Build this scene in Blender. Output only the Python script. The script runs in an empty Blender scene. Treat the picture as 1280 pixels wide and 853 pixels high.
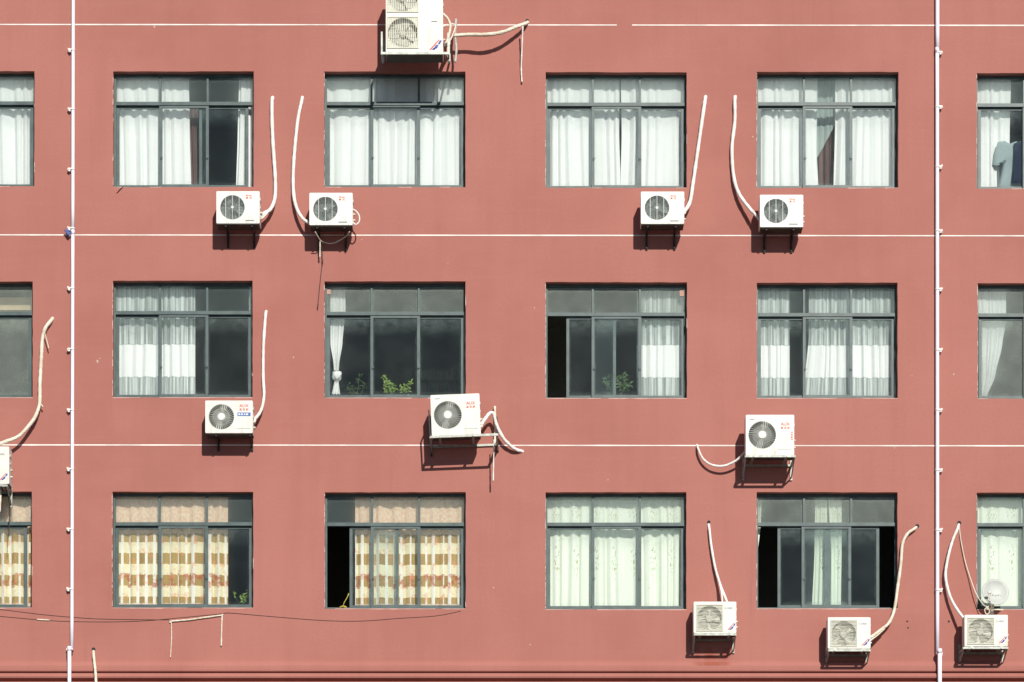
import bpy, bmesh, math, random
from mathutils import Vector, Matrix
R = math.radians
rnd = random.Random(7)
sc = bpy.context.scene
COL = sc.collection

# ------------------------------------------------------------------ camera frame
SC = 70.0            # photograph pixels per metre on the wall plane
DIST = 50.0          # camera to wall
ZC = 17.6            # height of the picture's middle on the wall
ZCAM = 1.6
CAM = Vector((0, -DIST, ZCAM))

def P(px, py, y=0.0):
    """photo pixel -> world point at depth y (wall plane is y = 0, out is negative)"""
    w = Vector(((px - 640) / SC, 0, ZC + (426.5 - py) / SC))
    return CAM + (w - CAM) * ((DIST + y) / DIST)

# ------------------------------------------------------------------ materials
class NT:
    def __init__(s, name):
        s.m = bpy.data.materials.new(name); s.m.use_nodes = True
        s.t = s.m.node_tree; s.t.nodes.clear()
        s.out = s.n('ShaderNodeOutputMaterial')
    def n(s, typ, **kw):
        nd = s.t.nodes.new(typ)
        for k, v in kw.items():
            if k.startswith('i_'):
                key = k[2:]
                key = int(key) if key.isdigit() else key.replace('_', ' ')
                nd.inputs[key].default_value = v
            else: setattr(nd, k, v)
        return nd
    def l(s, a, b): s.t.links.new(a, b)
    def math(s, op, a, b=None, c=None, clamp=False):
        nd = s.n('ShaderNodeMath', operation=op, use_clamp=clamp)
        for i, v in enumerate((a, b, c)):
            if v is None: continue
            if isinstance(v, (int, float)): nd.inputs[i].default_value = v
            else: s.l(v, nd.inputs[i])
        return nd.outputs[0]
    def ramp(s, v, lo, hi, a=0.0, b=1.0):
        nd = s.n('ShaderNodeMapRange', interpolation_type='SMOOTHSTEP')
        s.l(v, nd.inputs['Value'])
        for k, x in (('From Min', lo), ('From Max', hi), ('To Min', a), ('To Max', b)): nd.inputs[k].default_value = x
        return nd.outputs['Result']
    def mix(s, f, a, b):
        nd = s.n('ShaderNodeMix', data_type='RGBA')
        for k, v in ((0, f), (6, a), (7, b)):
            if isinstance(v, (int, float)): nd.inputs[k].default_value = v
            elif isinstance(v, tuple): nd.inputs[k].default_value = (*v, 1) if len(v) == 3 else v
            else: s.l(v, nd.inputs[k])
        return nd.outputs[2]
    def noise(s, co, scale, detail=3, rough=.55, sc3=None):
        if sc3:
            mp = s.n('ShaderNodeMapping'); mp.inputs['Scale'].default_value = sc3
            s.l(co, mp.inputs['Vector']); co = mp.outputs[0]
        nd = s.n('ShaderNodeTexNoise', i_Scale=scale, i_Detail=detail, i_Roughness=rough)
        s.l(co, nd.inputs['Vector'])
        return nd.outputs['Fac']
    def co(s, k='Object'): return s.n('ShaderNodeTexCoord').outputs[k]
    def rco(s):
        '''object coordinates shifted by a different amount on every object'''
        v = s.n('ShaderNodeVectorMath', operation='MULTIPLY_ADD'); v.inputs[1].default_value = (1, 1, 1)
        i = s.n('ShaderNodeObjectInfo'); cx = s.n('ShaderNodeCombineXYZ')
        s.l(s.math('MULTIPLY', i.outputs['Random'], 71.0), cx.inputs[0]); s.l(s.math('MULTIPLY', i.outputs['Random'], 37.0), cx.inputs[2])
        s.l(s.co(), v.inputs[0]); s.l(cx.outputs[0], v.inputs[2]); return v.outputs[0]
    def princ(s, col, rough=.5, metal=0.0, spec=.5, bump=None, bs=.2, bd=.01):
        b = s.n('ShaderNodeBsdfPrincipled')
        if isinstance(col, tuple): b.inputs['Base Color'].default_value = (*col, 1)
        else: s.l(col, b.inputs['Base Color'])
        if isinstance(rough, (int, float)): b.inputs['Roughness'].default_value = rough
        else: s.l(rough, b.inputs['Roughness'])
        b.inputs['Metallic'].default_value = metal
        b.inputs['Specular IOR Level'].default_value = spec
        if bump is not None:
            bp = s.n('ShaderNodeBump'); bp.inputs['Strength'].default_value = bs; bp.inputs['Distance'].default_value = bd
            s.l(bump, bp.inputs['Height']); s.l(bp.outputs[0], b.inputs['Normal'])
        return b.outputs[0]
    def done(s, sh):
        s.l(sh, s.out.inputs['Surface']); return s.m

M = {}
def plain(name, col, rough=.5, metal=0.0, var=.12, scale=9, spec=.4):
    t = NT(name); co = t.rco()
    f = t.noise(co, scale, 4)
    c = t.mix(t.ramp(f, .3, .7), tuple(x * (1 - var) for x in col), tuple(min(1, x * (1 + var * .6)) for x in col))
    M[name] = t.done(t.princ(c, rough, metal, spec, bump=t.noise(co, 60, 2), bs=.05))
    return M[name]

def wall_mat():
    t = NT('red_render'); co = t.co()
    big = t.noise(co, .16, 4, .6)
    mid = t.noise(co, 1.1, 5, .6)
    fine = t.noise(co, 26, 4, .6)
    streak = t.noise(co, 1.0, 4, .6, (3.2, 1, .22))
    hstr = t.noise(co, 1.0, 3, .6, (.5, 1, 9.0))
    c = t.mix(t.ramp(big, .35, .65), (.350, .136, .110), (.396, .160, .130))
    c = t.mix(t.ramp(mid, .3, .75, 0, .5), c, (.418, .174, .140))
    c = t.mix(t.ramp(streak, .42, .78, 0, .30), c, (.315, .124, .102))
    c = t.mix(t.ramp(hstr, .5, .8, 0, .22), c, (.436, .188, .152))
    c = t.mix(t.ramp(fine, .35, .7, 0, .28), c, (.318, .128, .104))
    patch = t.noise(co, .55, 2, .4, (1, 1, 1.3))
    c = t.mix(t.ramp(patch, .50, .62, 0, .16), c, (.44, .185, .152))
    run = t.math('MULTIPLY', t.ramp(t.noise(co, 1.0, 5, .7, (9, 1, .35)), .55, .78), t.ramp(t.noise(co, .5, 3, .6), .42, .66))
    c = t.mix(t.math('MULTIPLY', run, .38), c, (.23, .105, .09))
    speck = t.ramp(t.noise(co, 34, 2, .5), .70, .76, 0, .35)
    c = t.mix(speck, c, (.25, .11, .09))
    h = t.math('ADD', t.math('MULTIPLY', fine, .6), t.noise(co, 90, 3, .7))
    M['wall'] = t.done(t.princ(c, .9, 0, .2, bump=h, bs=.35, bd=.008))
wall_mat()

def glass_mat(name, base, edge, streak, dcol=(.47, .55, .48), tint=(.975, .990, .985), fwd=.8):
    t = NT(name)
    g = t.co('Generated'); o = t.rco()
    sx = t.n('ShaderNodeSeparateXYZ'); t.l(g, sx.inputs[0])
    ex = t.math('ABSOLUTE', t.math('SUBTRACT', sx.outputs[0], .5))
    top = sx.outputs[2]
    e = t.math('MAXIMUM', t.math('MULTIPLY', t.ramp(ex, .44, .5), .5), t.ramp(top, .74, 1.0))
    e = t.math('MAXIMUM', e, t.math('MULTIPLY', t.ramp(top, .07, 0.0), .5))
    n1 = t.noise(o, 7.5, 6, .7); n2 = t.noise(o, 26, 4, .7); n3 = t.noise(o, 1.6, 5, .65)
    d = t.math('MULTIPLY', e, t.math('MULTIPLY', t.ramp(n1, .12, .88), edge))
    d = t.math('ADD', d, t.math('MULTIPLY', t.ramp(n3, .30, .80), streak))
    d = t.math('ADD', d, base)
    d = t.math('MULTIPLY', d, t.math('ADD', .85, t.math('MULTIPLY', n2, .3)), clamp=True)
    tr = t.n('ShaderNodeBsdfTransparent'); tr.inputs[0].default_value = (*tint, 1)
    df = t.n('ShaderNodeBsdfDiffuse'); df.inputs[0].default_value = (*dcol, 1)
    m1 = t.n('ShaderNodeMixShader'); t.l(d, m1.inputs[0]); t.l(tr.outputs[0], m1.inputs[1])
    ft = t.n('ShaderNodeBsdfTranslucent'); ft.inputs[0].default_value = (.95, 1, .98, 1)
    film = t.n('ShaderNodeMixShader'); film.inputs[0].default_value = fwd; t.l(df.outputs[0], film.inputs[1]); t.l(ft.outputs[0], film.inputs[2])
    t.l(film.outputs[0], m1.inputs[2])
    gl = t.n('ShaderNodeBsdfGlossy'); gl.inputs['Roughness'].default_value = .02
    gl.inputs['Color'].default_value = (.85, .97, 1, 1)
    fr = t.n('ShaderNodeFresnel'); fr.inputs[0].default_value = 1.42
    m2 = t.n('ShaderNodeMixShader'); t.l(t.math('MULTIPLY', fr.outputs[0], .45), m2.inputs[0]); t.l(m1.outputs[0], m2.inputs[1]); t.l(gl.outputs[0], m2.inputs[2])
    M[name] = t.done(m2.outputs[0])
glass_mat('glass', .024, .24, .04, (.36, .50, .51))
glass_mat('glass_dusty', .030, .34, .05, (.40, .52, .48))
glass_mat('glass_top', .13, .14, .06, (.52, .68, .63), fwd=.82)
glass_mat('glass_hazy', .20, .26, .14, (.50, .56, .49), fwd=.58)

def cloth(name, colfn, translucent=.3, opac=None):
    t = NT(name)
    c = colfn(t)
    d = t.n('ShaderNodeBsdfDiffuse'); tl = t.n('ShaderNodeBsdfTranslucent')
    for nd in (d, tl):
        if isinstance(c, tuple): nd.inputs[0].default_value = (*c, 1)
        else: t.l(c, nd.inputs[0])
    bp = t.n('ShaderNodeBump'); bp.inputs['Strength'].default_value = .12; bp.inputs['Distance'].default_value = .004
    t.l(t.noise(t.co('UV'), 40, 3, .6, (1, .12, 1)), bp.inputs['Height']); t.l(bp.outputs[0], d.inputs['Normal'])
    m = t.n('ShaderNodeMixShader'); m.inputs[0].default_value = translucent
    t.l(d.outputs[0], m.inputs[1]); t.l(tl.outputs[0], m.inputs[2])
    sh = m.outputs[0]
    if opac:
        tr = t.n('ShaderNodeBsdfTransparent')
        m2 = t.n('ShaderNodeMixShader'); t.l(opac(t), m2.inputs[0]); t.l(tr.outputs[0], m2.inputs[1]); t.l(sh, m2.inputs[2])
        sh = m2.outputs[0]
    M[name] = t.done(sh)
def uvz(t):
    s = t.n('ShaderNodeSeparateXYZ'); t.l(t.co('UV'), s.inputs[0]); return s.outputs[0], s.outputs[1]
def white_c(t):
    return t.mix(t.ramp(t.noise(t.co('UV'), 1.0, 3, .6, (9, .4, 1)), .3, .7), (.84, .855, .845), (.89, .905, .895))
cloth('white_cloth', white_c, .20)
def band_c(t):
    u, v = uvz(t)
    inside = t.math('MULTIPLY', t.math('GREATER_THAN', v, .46), t.math('LESS_THAN', v, 1.05))
    line = t.math('MAXIMUM', t.math('LESS_THAN', t.math('ABSOLUTE', t.math('SUBTRACT', v, .46)), .012), t.math('LESS_THAN', t.math('ABSOLUTE', t.math('SUBTRACT', v, 1.05)), .012))
    c = t.mix(inside, (.80, .86, .84), (.90, .91, .90))
    return t.mix(t.math('MULTIPLY', line, .5), c, (.5, .55, .53))
def band_o(t):
    u, v = uvz(t)
    inside = t.math('MULTIPLY', t.math('GREATER_THAN', v, .46), t.math('LESS_THAN', v, 1.05))
    str_ = t.ramp(t.noise(t.co('UV'), 1.0, 3, .6, (14, .3, 1)), .38, .62, .38, .95)
    return t.math('MAXIMUM', t.math('MULTIPLY', inside, .97), str_)
cloth('banded_cloth', band_c, .18, band_o)

def check_c(t):
    u, v = uvz(t)
    u = t.math('ADD', u, t.math('MULTIPLY', t.noise(t.co('UV'), 1.0, 2, .5, (2.6, .12, 1)), .16))
    v = t.math('ADD', v, t.math('MULTIPLY', t.noise(t.co('UV'), 1.0, 2, .5, (6, .2, 1)), .035))
    fu = t.math('FRACT', t.math('DIVIDE', u, .215))
    iu = t.math('FLOOR', t.math('DIVIDE', u, .215))
    cw = t.n('ShaderNodeTexWhiteNoise', noise_dimensions='1D'); t.l(t.math('ADD', iu, 7.3), cw.inputs['W'])
    block = t.math('LESS_THAN', fu, t.math('ADD', .60, t.math('MULTIPLY', cw.outputs[0], .26)))
    fv = t.math('FRACT', t.math('DIVIDE', t.math('ADD', v, .30), .392))
    row = t.math('LESS_THAN', fv, .5)
    pn = t.noise(t.co('UV'), 3.3, 4, .6); sp = t.noise(t.co('UV'), 17, 4, .7)
    cellr = t.n('ShaderNodeTexWhiteNoise', noise_dimensions='1D'); t.l(iu, cellr.inputs['W'])
    brown = t.mix(cellr.outputs[0], (.36, .235, .085), (.50, .34, .12))
    cream = t.mix(t.ramp(sp, .4, .65), (.86, .76, .50), (.88, .82, .62))
    blk = t.mix(row, cream, brown)
    gap = t.mix(t.ramp(pn, .5, .68), (.88, .86, .80), (.86, .62, .52))
    c = t.mix(block, gap, blk)
    mid = t.math('LESS_THAN', t.math('ABSOLUTE', t.math('SUBTRACT', v, .58)), .13)
    red = t.math('MULTIPLY', t.ramp(t.noise(t.co('UV'), 7, 4, .65), .50, .60, 0, .75), mid)
    c = t.mix(red, c, (.48, .10, .05))
    red2 = t.ramp(t.noise(t.co('UV'), 5.1, 4, .65), .56, .66, 0, .6)
    c = t.mix(red2, c, (.80, .34, .16))
    low = t.math('LESS_THAN', v, .17)
    c = t.mix(t.math('MULTIPLY', low, .8), c, t.mix(t.ramp(sp, .45, .6), (.86, .80, .68), (.80, .42, .32)))
    topb = t.math('GREATER_THAN', v, 1.42)
    c = t.mix(topb, c, t.mix(t.ramp(sp, .35, .62), (.86, .74, .56), (.80, .50, .36)))
    return c
cloth('checked_cloth', check_c, .18)

def floral_c(t):
    u, v = uvz(t)
    base = t.mix(t.ramp(t.noise(t.co('UV'), 1.0, 3, .6, (7, .4, 1)), .3, .7), (.80, .85, .73), (.87, .905, .81))
    fu = t.math('ABSOLUTE', t.math('SUBTRACT', t.math('FRACT', t.math('DIVIDE', u, .52)), .5))
    def motif(z0, hh, ww, thr):
        m = t.math('MULTIPLY', t.ramp(t.math('ABSOLUTE', t.math('SUBTRACT', v, z0)), hh, hh * .3), t.ramp(fu, ww, ww * .15))
        n = t.noise(t.co('UV'), 26, 3, .7, (1, .6, 1))
        return t.math('MULTIPLY', m, t.ramp(n, thr, thr + .06))
    c = t.mix(motif(.98, .34, .26, .55), base, (.24, .27, .16))
    c = t.mix(motif(.80, .26, .12, .56), c, (.38, .40, .10))
    c = t.mix(motif(1.82, .20, .42, .54), c, (.45, .40, .22))
    dots = t.math('MULTIPLY', t.ramp(t.noise(t.co('UV'), 14, 2, .5), .70, .74), .5)
    return t.mix(dots, c, (.52, .50, .36))
cloth('floral_cloth', floral_c, .16)
cloth('brown_cloth', lambda t: t.mix(t.ramp(t.noise(t.co('UV'), 1, 2, .5, (14, .3, 1)), .35, .65), (.085, .055, .052), (.19, .125, .115)), .05)
cloth('grey_sheer', lambda t: (.42, .50, .48), .2, lambda t: t.ramp(t.noise(t.co('UV'), 1, 3, .5, (12, .3, 1)), .3, .7, .72, .95))
cloth('grey_jersey', lambda t: t.mix(t.noise(t.co('UV'), 8, 4), (.24, .30, .31), (.31, .37, .38)), .02)
cloth('navy_jersey', lambda t: (.030, .042, .065), .02)

plain('frame', (.063, .098, .096), .45, 0, .25, 5)
plain('cream_plastic', (.58, .58, .48), .5, 0, .10, 9)
def enamel(name, c0, dirt, amt):
    t = NT(name); co = t.rco()
    sx = t.n('ShaderNodeSeparateXYZ'); t.l(t.co('Generated'), sx.inputs[0])
    low = t.ramp(sx.outputs[2], .55, .0, .15, 1.0)
    run = t.ramp(t.noise(co, 1.0, 4, .65, (16, 16, 1.2)), .46, .74)
    spot = t.ramp(t.noise(co, 5, 5, .65), .42, .75)
    f = t.math('ADD', t.math('MULTIPLY', t.math('MULTIPLY', run, low), amt), t.math('MULTIPLY', spot, amt * .35), clamp=True)
    c = t.mix(f, c0, dirt)
    M[name] = t.done(t.princ(c, .42, 0, .4))
enamel('white_paint', (.71, .72, .68), (.36, .32, .23), .55)
enamel('warm_white', (.71, .71, .65), (.40, .31, .18), .55)
plain('grille_dark', (.25, .29, .27), .5, 0, .1)
plain('spoke_grey', (.58, .60, .54), .5, 0, .1)
plain('blade_cream', (.62, .62, .54), .8, 0, .1)
plain('blade_dark', (.06, .07, .066), .95, 0, .1)
plain('blade', (.30, .34, .33), .3, 0, .1)
plain('pan', (.055, .05, .04), .8, 0, .3)  # near black: shade beneath the casings put into the colour
plain('dark_hole', (.018, .02, .02), .8, 0, .1)
plain('coil_mid', (.20, .235, .22), .6, 0, .2)
plain('coil_light', (.60, .60, .51), .6, 0, .25)
plain('coil', (.085, .10, .095), .6, 0, .2)
plain('steel', (.36, .38, .34), .5, .35, .25, 14)
plain('black_steel', (.022, .022, .022), .6, .1, .3, 14)
def wrap(name, a, b):
    t = NT(name); co = t.rco()
    wv = t.n('ShaderNodeTexWave', i_Scale=9.0, i_Distortion=5.0, i_Detail=3.0); wv.bands_direction = 'Z'; t.l(co, wv.inputs['Vector'])
    n = t.noise(co, 6, 4, .65)
    c = t.mix(t.ramp(n, .38, .68), a, b)
    c = t.mix(t.ramp(wv.outputs['Fac'], .75, 1.0, 0, .16), c, tuple(x * .62 for x in b))
    h = t.math('ADD', wv.outputs['Fac'], t.math('MULTIPLY', t.noise(co, 30, 3, .7), .8))
    M[name] = t.done(t.princ(c, .75, 0, .3, bump=h, bs=.28, bd=.010))
wrap('wrap_white', (.84, .82, .79), (.70, .66, .60))
wrap('wrap_cream', (.76, .71, .60), (.60, .53, .40))
plain('grey_lag', (.45, .47, .44), .75, 0, .2, 12)
plain('pipe_violet', (.82, .80, .90), .38, 0, .06, 3)
plain('clip_white', (.80, .78, .74), .5, 0, .1)
plain('line_paint', (.80, .72, .67), .8, 0, .20, 2.5)
plain('chip', (.60, .46, .39), .9, 0, .2, 14)
plain('black_cable', (.05, .035, .03), .6, 0, .2)
plain('red_ink', (.62, .03, .025), .5, 0, .05)
plain('orange_ink', (.68, .13, .05), .5, 0, .05)
plain('blue_ink', (.03, .05, .34), .5, 0, .05)
plain('banner_blue', (.04, .12, .42), .5, 0, .05)
plain('grey_ink', (.10, .11, .11), .5, 0, .05)
plain('room', (.26, .25, .22), .9, 0, .1, 1)
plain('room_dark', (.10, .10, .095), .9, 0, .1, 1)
plain('wood', (.10, .065, .04), .6, 0, .2, 6)
plain('cream_board', (.72, .56, .36), .7, 0, .05)
plain('pink_plate', (.46, .27, .21), .7, 0, .1)
plain('leaf_bright', (.20, .30, .06), .5, 0, .35, 20)
plain('leaf_dark', (.07, .13, .05), .5, 0, .35, 20)
plain('stem', (.09, .10, .04), .7, 0, .2)
plain('terracotta', (.30, .12, .07), .8, 0, .2)
plain('dish', (.47, .49, .46), .5, 0, .08)
plain('yellow', (.55, .45, .08), .7, 0, .3, 20)
plain('rag_blue', (.10, .14, .34), .8, 0, .4, 25)
plain('asphalt', (.09, .088, .085), .9, 0, .25, 1.5)
plain('roof_grey', (.2, .2, .19), .9, 0, .2, 1)
plain('stain', (.40, .085, .06), .8, 0, .3, 8)
for i, c in enumerate(((.11, .105, .10), (.05, .06, .07), (.08, .04, .035), (.04, .055, .05), (.10, .085, .06))): plain('book%d' % i, c, .6)

# ------------------------------------------------------------------ mesh collector
class MB:
    def __init__(s): s.v = []; s.f = []; s.mi = []; s.uv = None; s.sm = []
    def face(s, idx, m=0, smooth=False): s.f.append(tuple(idx)); s.mi.append(m); s.sm.append(smooth)
    def quad(s, a, b, c, d, m=0):
        i = len(s.v); s.v += [tuple(a), tuple(b), tuple(c), tuple(d)]; s.face((i, i+1, i+2, i+3), m)
    def poly(s, pts, m=0):
        i = len(s.v); s.v += [tuple(p) for p in pts]; s.face(range(i, i + len(pts)), m)
    def box(s, a, b, m=0):
        x0, y0, z0 = [min(p, q) for p, q in zip(a, b)]; x1, y1, z1 = [max(p, q) for p, q in zip(a, b)]
        i = len(s.v)
        s.v += [(x0,y0,z0),(x1,y0,z0),(x1,y1,z0),(x0,y1,z0),(x0,y0,z1),(x1,y0,z1),(x1,y1,z1),(x0,y1,z1)]
        for q in ((0,3,2,1),(4,5,6,7),(0,1,5,4),(1,2,6,5),(2,3,7,6),(3,0,4,7)): s.face([i + k for k in q], m)
    def bar(s, p, q, w, h, m=0, up=(0, 0, 1)):
        """rectangular bar from p to q"""
        p = Vector(p); q = Vector(q); d = (q - p).normalized(); up = Vector(up)
        if abs(d.dot(up)) > .95: up = Vector((0, 1, 0))
        sx = d.cross(up).normalized() * w / 2; uz = sx.cross(d).normalized() * h / 2
        i = len(s.v)
        for c in (p, q):
            for a, b in ((-1,-1),(1,-1),(1,1),(-1,1)): s.v.append(tuple(c + sx*a + uz*b))
        for k in ((0,3,2,1),(4,5,6,7),(0,1,5,4),(1,2,6,5),(2,3,7,6),(3,0,4,7)): s.face([i + j for j in k], m)
    def tube(s, pts, r, n=8, m=0, cap=True, jit=0):
        pts = [Vector(p) for p in pts]; rings = []
        prev = None
        for k, p in enumerate(pts):
            d = (pts[min(k+1, len(pts)-1)] - pts[max(k-1, 0)]).normalized()
            if prev is None:
                a = Vector((0, 0, 1)) if abs(d.z) < .9 else Vector((1, 0, 0))
                nx = d.cross(a).normalized()
            else:
                nx = (prev - d * prev.dot(d)).normalized()
            prev = nx; ny = d.cross(nx)
            rr = (r[k] if isinstance(r, (list, tuple)) else r) * (1 + jit * rnd.uniform(-1, 1))
            i = len(s.v); rings.append(i)
            for q in range(n):
                an = 2 * math.pi * q / n
                s.v.append(tuple(p + (nx * math.cos(an) + ny * math.sin(an)) * rr))
        for a, b in zip(rings, rings[1:]):
            for q in range(n): s.face((a+q, a+(q+1)%n, b+(q+1)%n, b+q), m, True)
        if cap:
            s.face([rings[0]+q for q in range(n)][::-1], m); s.face([rings[-1]+q for q in range(n)], m)
    def ring(s, c, rad, r, seg=36, n=4, m=0):
        """torus in the XZ plane"""
        i = len(s.v)
        for k in range(seg):
            a = 2*math.pi*k/seg
            for q in range(n):
                b = 2*math.pi*q/n + math.pi/4
                rr = rad + r*math.cos(b)
                s.v.append((c[0]+rr*math.cos(a), c[1]+r*math.sin(b), c[2]+rr*math.sin(a)))
        for k in range(seg):
            for q in range(n):
                s.face((i+k*n+q, i+k*n+(q+1)%n, i+((k+1)%seg)*n+(q+1)%n, i+((k+1)%seg)*n+q), m, True)
    def disc(s, c, rad, y0, y1, seg=32, m=0):
        """cylinder along Y between y0 (front) and y1, centred c=(x,z)"""
        i = len(s.v)
        for y in (y0, y1):
            for k in range(seg):
                a = 2*math.pi*k/seg; s.v.append((c[0]+rad*math.cos(a), y, c[1]+rad*math.sin(a)))
        s.face([i+k for k in range(seg)], m); s.face([i+seg+k for k in range(seg)][::-1], m)
        for k in range(seg): s.face((i+k, i+seg+k, i+seg+(k+1)%seg, i+(k+1)%seg), m, True)
    def mesh(s, name, mats, origin=(0, 0, 0), fixn=True):
        o = Vector(origin)
        me = bpy.data.meshes.new(name)
        me.from_pydata([tuple(Vector(v) - o) for v in s.v], [], s.f)
        for mt in mats: me.materials.append(mt)
        me.polygons.foreach_set('material_index', s.mi); me.polygons.foreach_set('use_smooth', s.sm)
        if s.uv:
            ul = me.uv_layers.new(name='UVMap')
            for lp in me.loops: ul.data[lp.index].uv = s.uv[lp.vertex_index]
        if fixn:
            bm = bmesh.new(); bm.from_mesh(me); bmesh.ops.recalc_face_normals(bm, faces=bm.faces); bm.to_mesh(me); bm.free()
        me.update()
        return me
    def build(s, name, mats, parent=None, origin=None, fixn=True):
        if not isinstance(mats, (list, tuple)): mats = [mats]
        if origin is None: origin = parent['_o'] if parent is not None and '_o' in parent else (0, 0, 0)
        return link(name, s.mesh(name, mats, origin, fixn), parent, origin)

ORIG = {}
def link(name, me, parent=None, origin=(0, 0, 0)):
    o = bpy.data.objects.new(name, me); COL.objects.link(o)
    if parent is not None: o.parent = parent
    else: o.location = origin
    return o
def tag(o, label, cat, group=None):
    o['label'] = label; o['category'] = cat
    if group: o['group'] = group
    return o
def thing(name, loc, label, cat, group=None):
    o = bpy.data.objects.new(name, None); COL.objects.link(o); o.location = loc; o.empty_display_size = .1
    return tag(o, label, cat, group)

def spline(pts, n=8):
    pts = [Vector(p) for p in pts]; out = []
    for k in range(len(pts) - 1):
        p0 = pts[max(k-1, 0)]; p1 = pts[k]; p2 = pts[k+1]; p3 = pts[min(k+2, len(pts)-1)]
        for j in range(n):
            t = j / n
            out.append(.5*((2*p1) + (p2-p0)*t + (2*p0-5*p1+4*p2-p3)*t*t + (3*p1-p0-3*p2+p3)*t**3))
    out.append(pts[-1]); return out

# ------------------------------------------------------------------ window table (photo pixels of every opening)
WIN = {
 (1,0): (-132, 43, 89, 233), (1,1): (141.5, 317, 89.5, 234), (1,2): (405.5, 582, 89.5, 234), (1,3): (682, 858.5, 90.5, 235), (1,4): (946, 1123, 90, 235), (1,5): (1221, 1397, 91.5, 236),
 (2,0): (-134, 41, 352, 497), (2,1): (141, 315.5, 351, 497), (2,2): (405.5, 582, 352, 497.5), (2,3): (682, 858.5, 353, 498), (2,4): (946, 1122, 353.5, 498), (2,5): (1222, 1398, 354, 498.5),
 (3,0): (-135, 40, 614.5, 760), (3,1): (140.5, 316.5, 615, 760), (3,2): (406, 582, 615.5, 761), (3,3): (682, 858, 615.5, 762), (3,4): (946, 1122, 615.5, 761), (3,5): (1221, 1397, 616, 762),
}
XL, XR, ZT, YB = -14.0, 14.0, 27.5, 10.0
TH = .27     # wall thickness
FY = .13     # frame front

# ------------------------------------------------------------------ building wall
building = thing('apartment_building', (0, 0, 0), 'salmon red rendered building front with three rows of grey framed windows', 'building')
wm = MB()
def wq(x0, x1, z0, z1): wm.quad((x0,0,z0),(x1,0,z0),(x1,0,z1),(x0,0,z1))
zb = {1: (P(0, 300).z, P(0, 40).z), 2: (P(0, 560).z, P(0, 300).z), 3: (P(0, 800).z, P(0, 560).z)}
cut = [XL] + [(WIN[(1,c)][1] + WIN[(1,c+1)][0]) / 2 for c in range(5)] + [XR]
cut = [XL] + [(p - 640) / SC for p in cut[1:-1]] + [XR]
wq(XL, XR, P(0, 40).z, ZT); wq(XL, XR, 0, P(0, 800).z)
OPEN = {}
for (r, c), (a, b, t, d) in WIN.items():
    x0, x1 = (a-640)/SC, (b-640)/SC; zt, zl = P(0, t).z, P(0, d).z
    OPEN[(r, c)] = (x0, x1, zl, zt)
    L, Rr = cut[c], cut[c+1]; B, T = zb[r]
    N = 16; J = .0035
    j = lambda: rnd.uniform(-J, J)
    tl, tr, bl, br = (x0+j(), zt+j()), (x1+j(), zt+j()), (x0+j(), zl+j()), (x1+j(), zl+j())
    def edge(p, q, horiz):
        o = [p]
        for k in range(1, N):
            u = k / N; x = p[0]+(q[0]-p[0])*u; z = p[1]+(q[1]-p[1])*u
            o.append((x, z+j()) if horiz else (x+j(), z))
        return o + [q]
    et, eb, el, er = edge(tl, tr, 1), edge(bl, br, 1), edge(bl, tl, 0), edge(br, tr, 0)
    V = lambda p, y=0: (p[0], y, p[1])
    wm.poly([(L,0,T)] + [V(p) for p in et] + [(Rr,0,T)])
    wm.poly([(L,0,B)] + [V(p) for p in eb] + [(Rr,0,B)])
    wm.poly([(L,0,B)] + [V(p) for p in el] + [(L,0,T)])
    wm.poly([(Rr,0,B)] + [V(p) for p in er] + [(Rr,0,T)])
    for e in (et, eb, el, er):
        for p, q in zip(e, e[1:]): wm.quad(V(p), V(q), V(q, TH), V(p, TH))
    # flaking plaster along the left edge and along the sill
    for side in range(2):
        z = zl + .02
        while z < zt - .05:
            ln = min(rnd.uniform(.03, .22), zt - z - .02)
            if rnd.random() < (.66 if side == 0 else .05):
                w1, w2 = rnd.uniform(.002, .014), rnd.uniform(.002, .013)
                xe = x0 + .003 if side == 0 else x1 - .003
                sg = -1 if side == 0 else 1
                wm.poly([(xe, -.003, z), (xe + sg*w1, -.003, z + ln*.15), (xe + sg*w2, -.003, z + ln*.8), (xe, -.003, z + ln)], 1)
            z += ln * rnd.uniform(.8, 1.4)
    x = x0
    while x < x1 - .1:
        ln = rnd.uniform(.1, .5)
        if rnd.random() < (.35 if r == 1 else .85):
            w1, w2 = rnd.uniform(.006, .018), rnd.uniform(.006, .018)
            xe = min(x + ln, x1)
            wm.poly([(x, -.003, zl + .002), (x, -.003, zl - w1), (xe, -.003, zl - w2), (xe, -.003, zl + .002)], 2)
        x += ln
# body behind the front
wm.quad((XL,0,0),(XL,YB,0),(XL,YB,ZT),(XL,0,ZT)); wm.quad((XR,0,0),(XR,YB,0),(XR,YB,ZT),(XR,0,ZT))
wm.quad((XL,YB,0),(XR,YB,0),(XR,YB,ZT),(XL,YB,ZT)); wm.quad((XL,0,ZT),(XR,0,ZT),(XR,YB,ZT),(XL,YB,ZT), 3)
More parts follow.
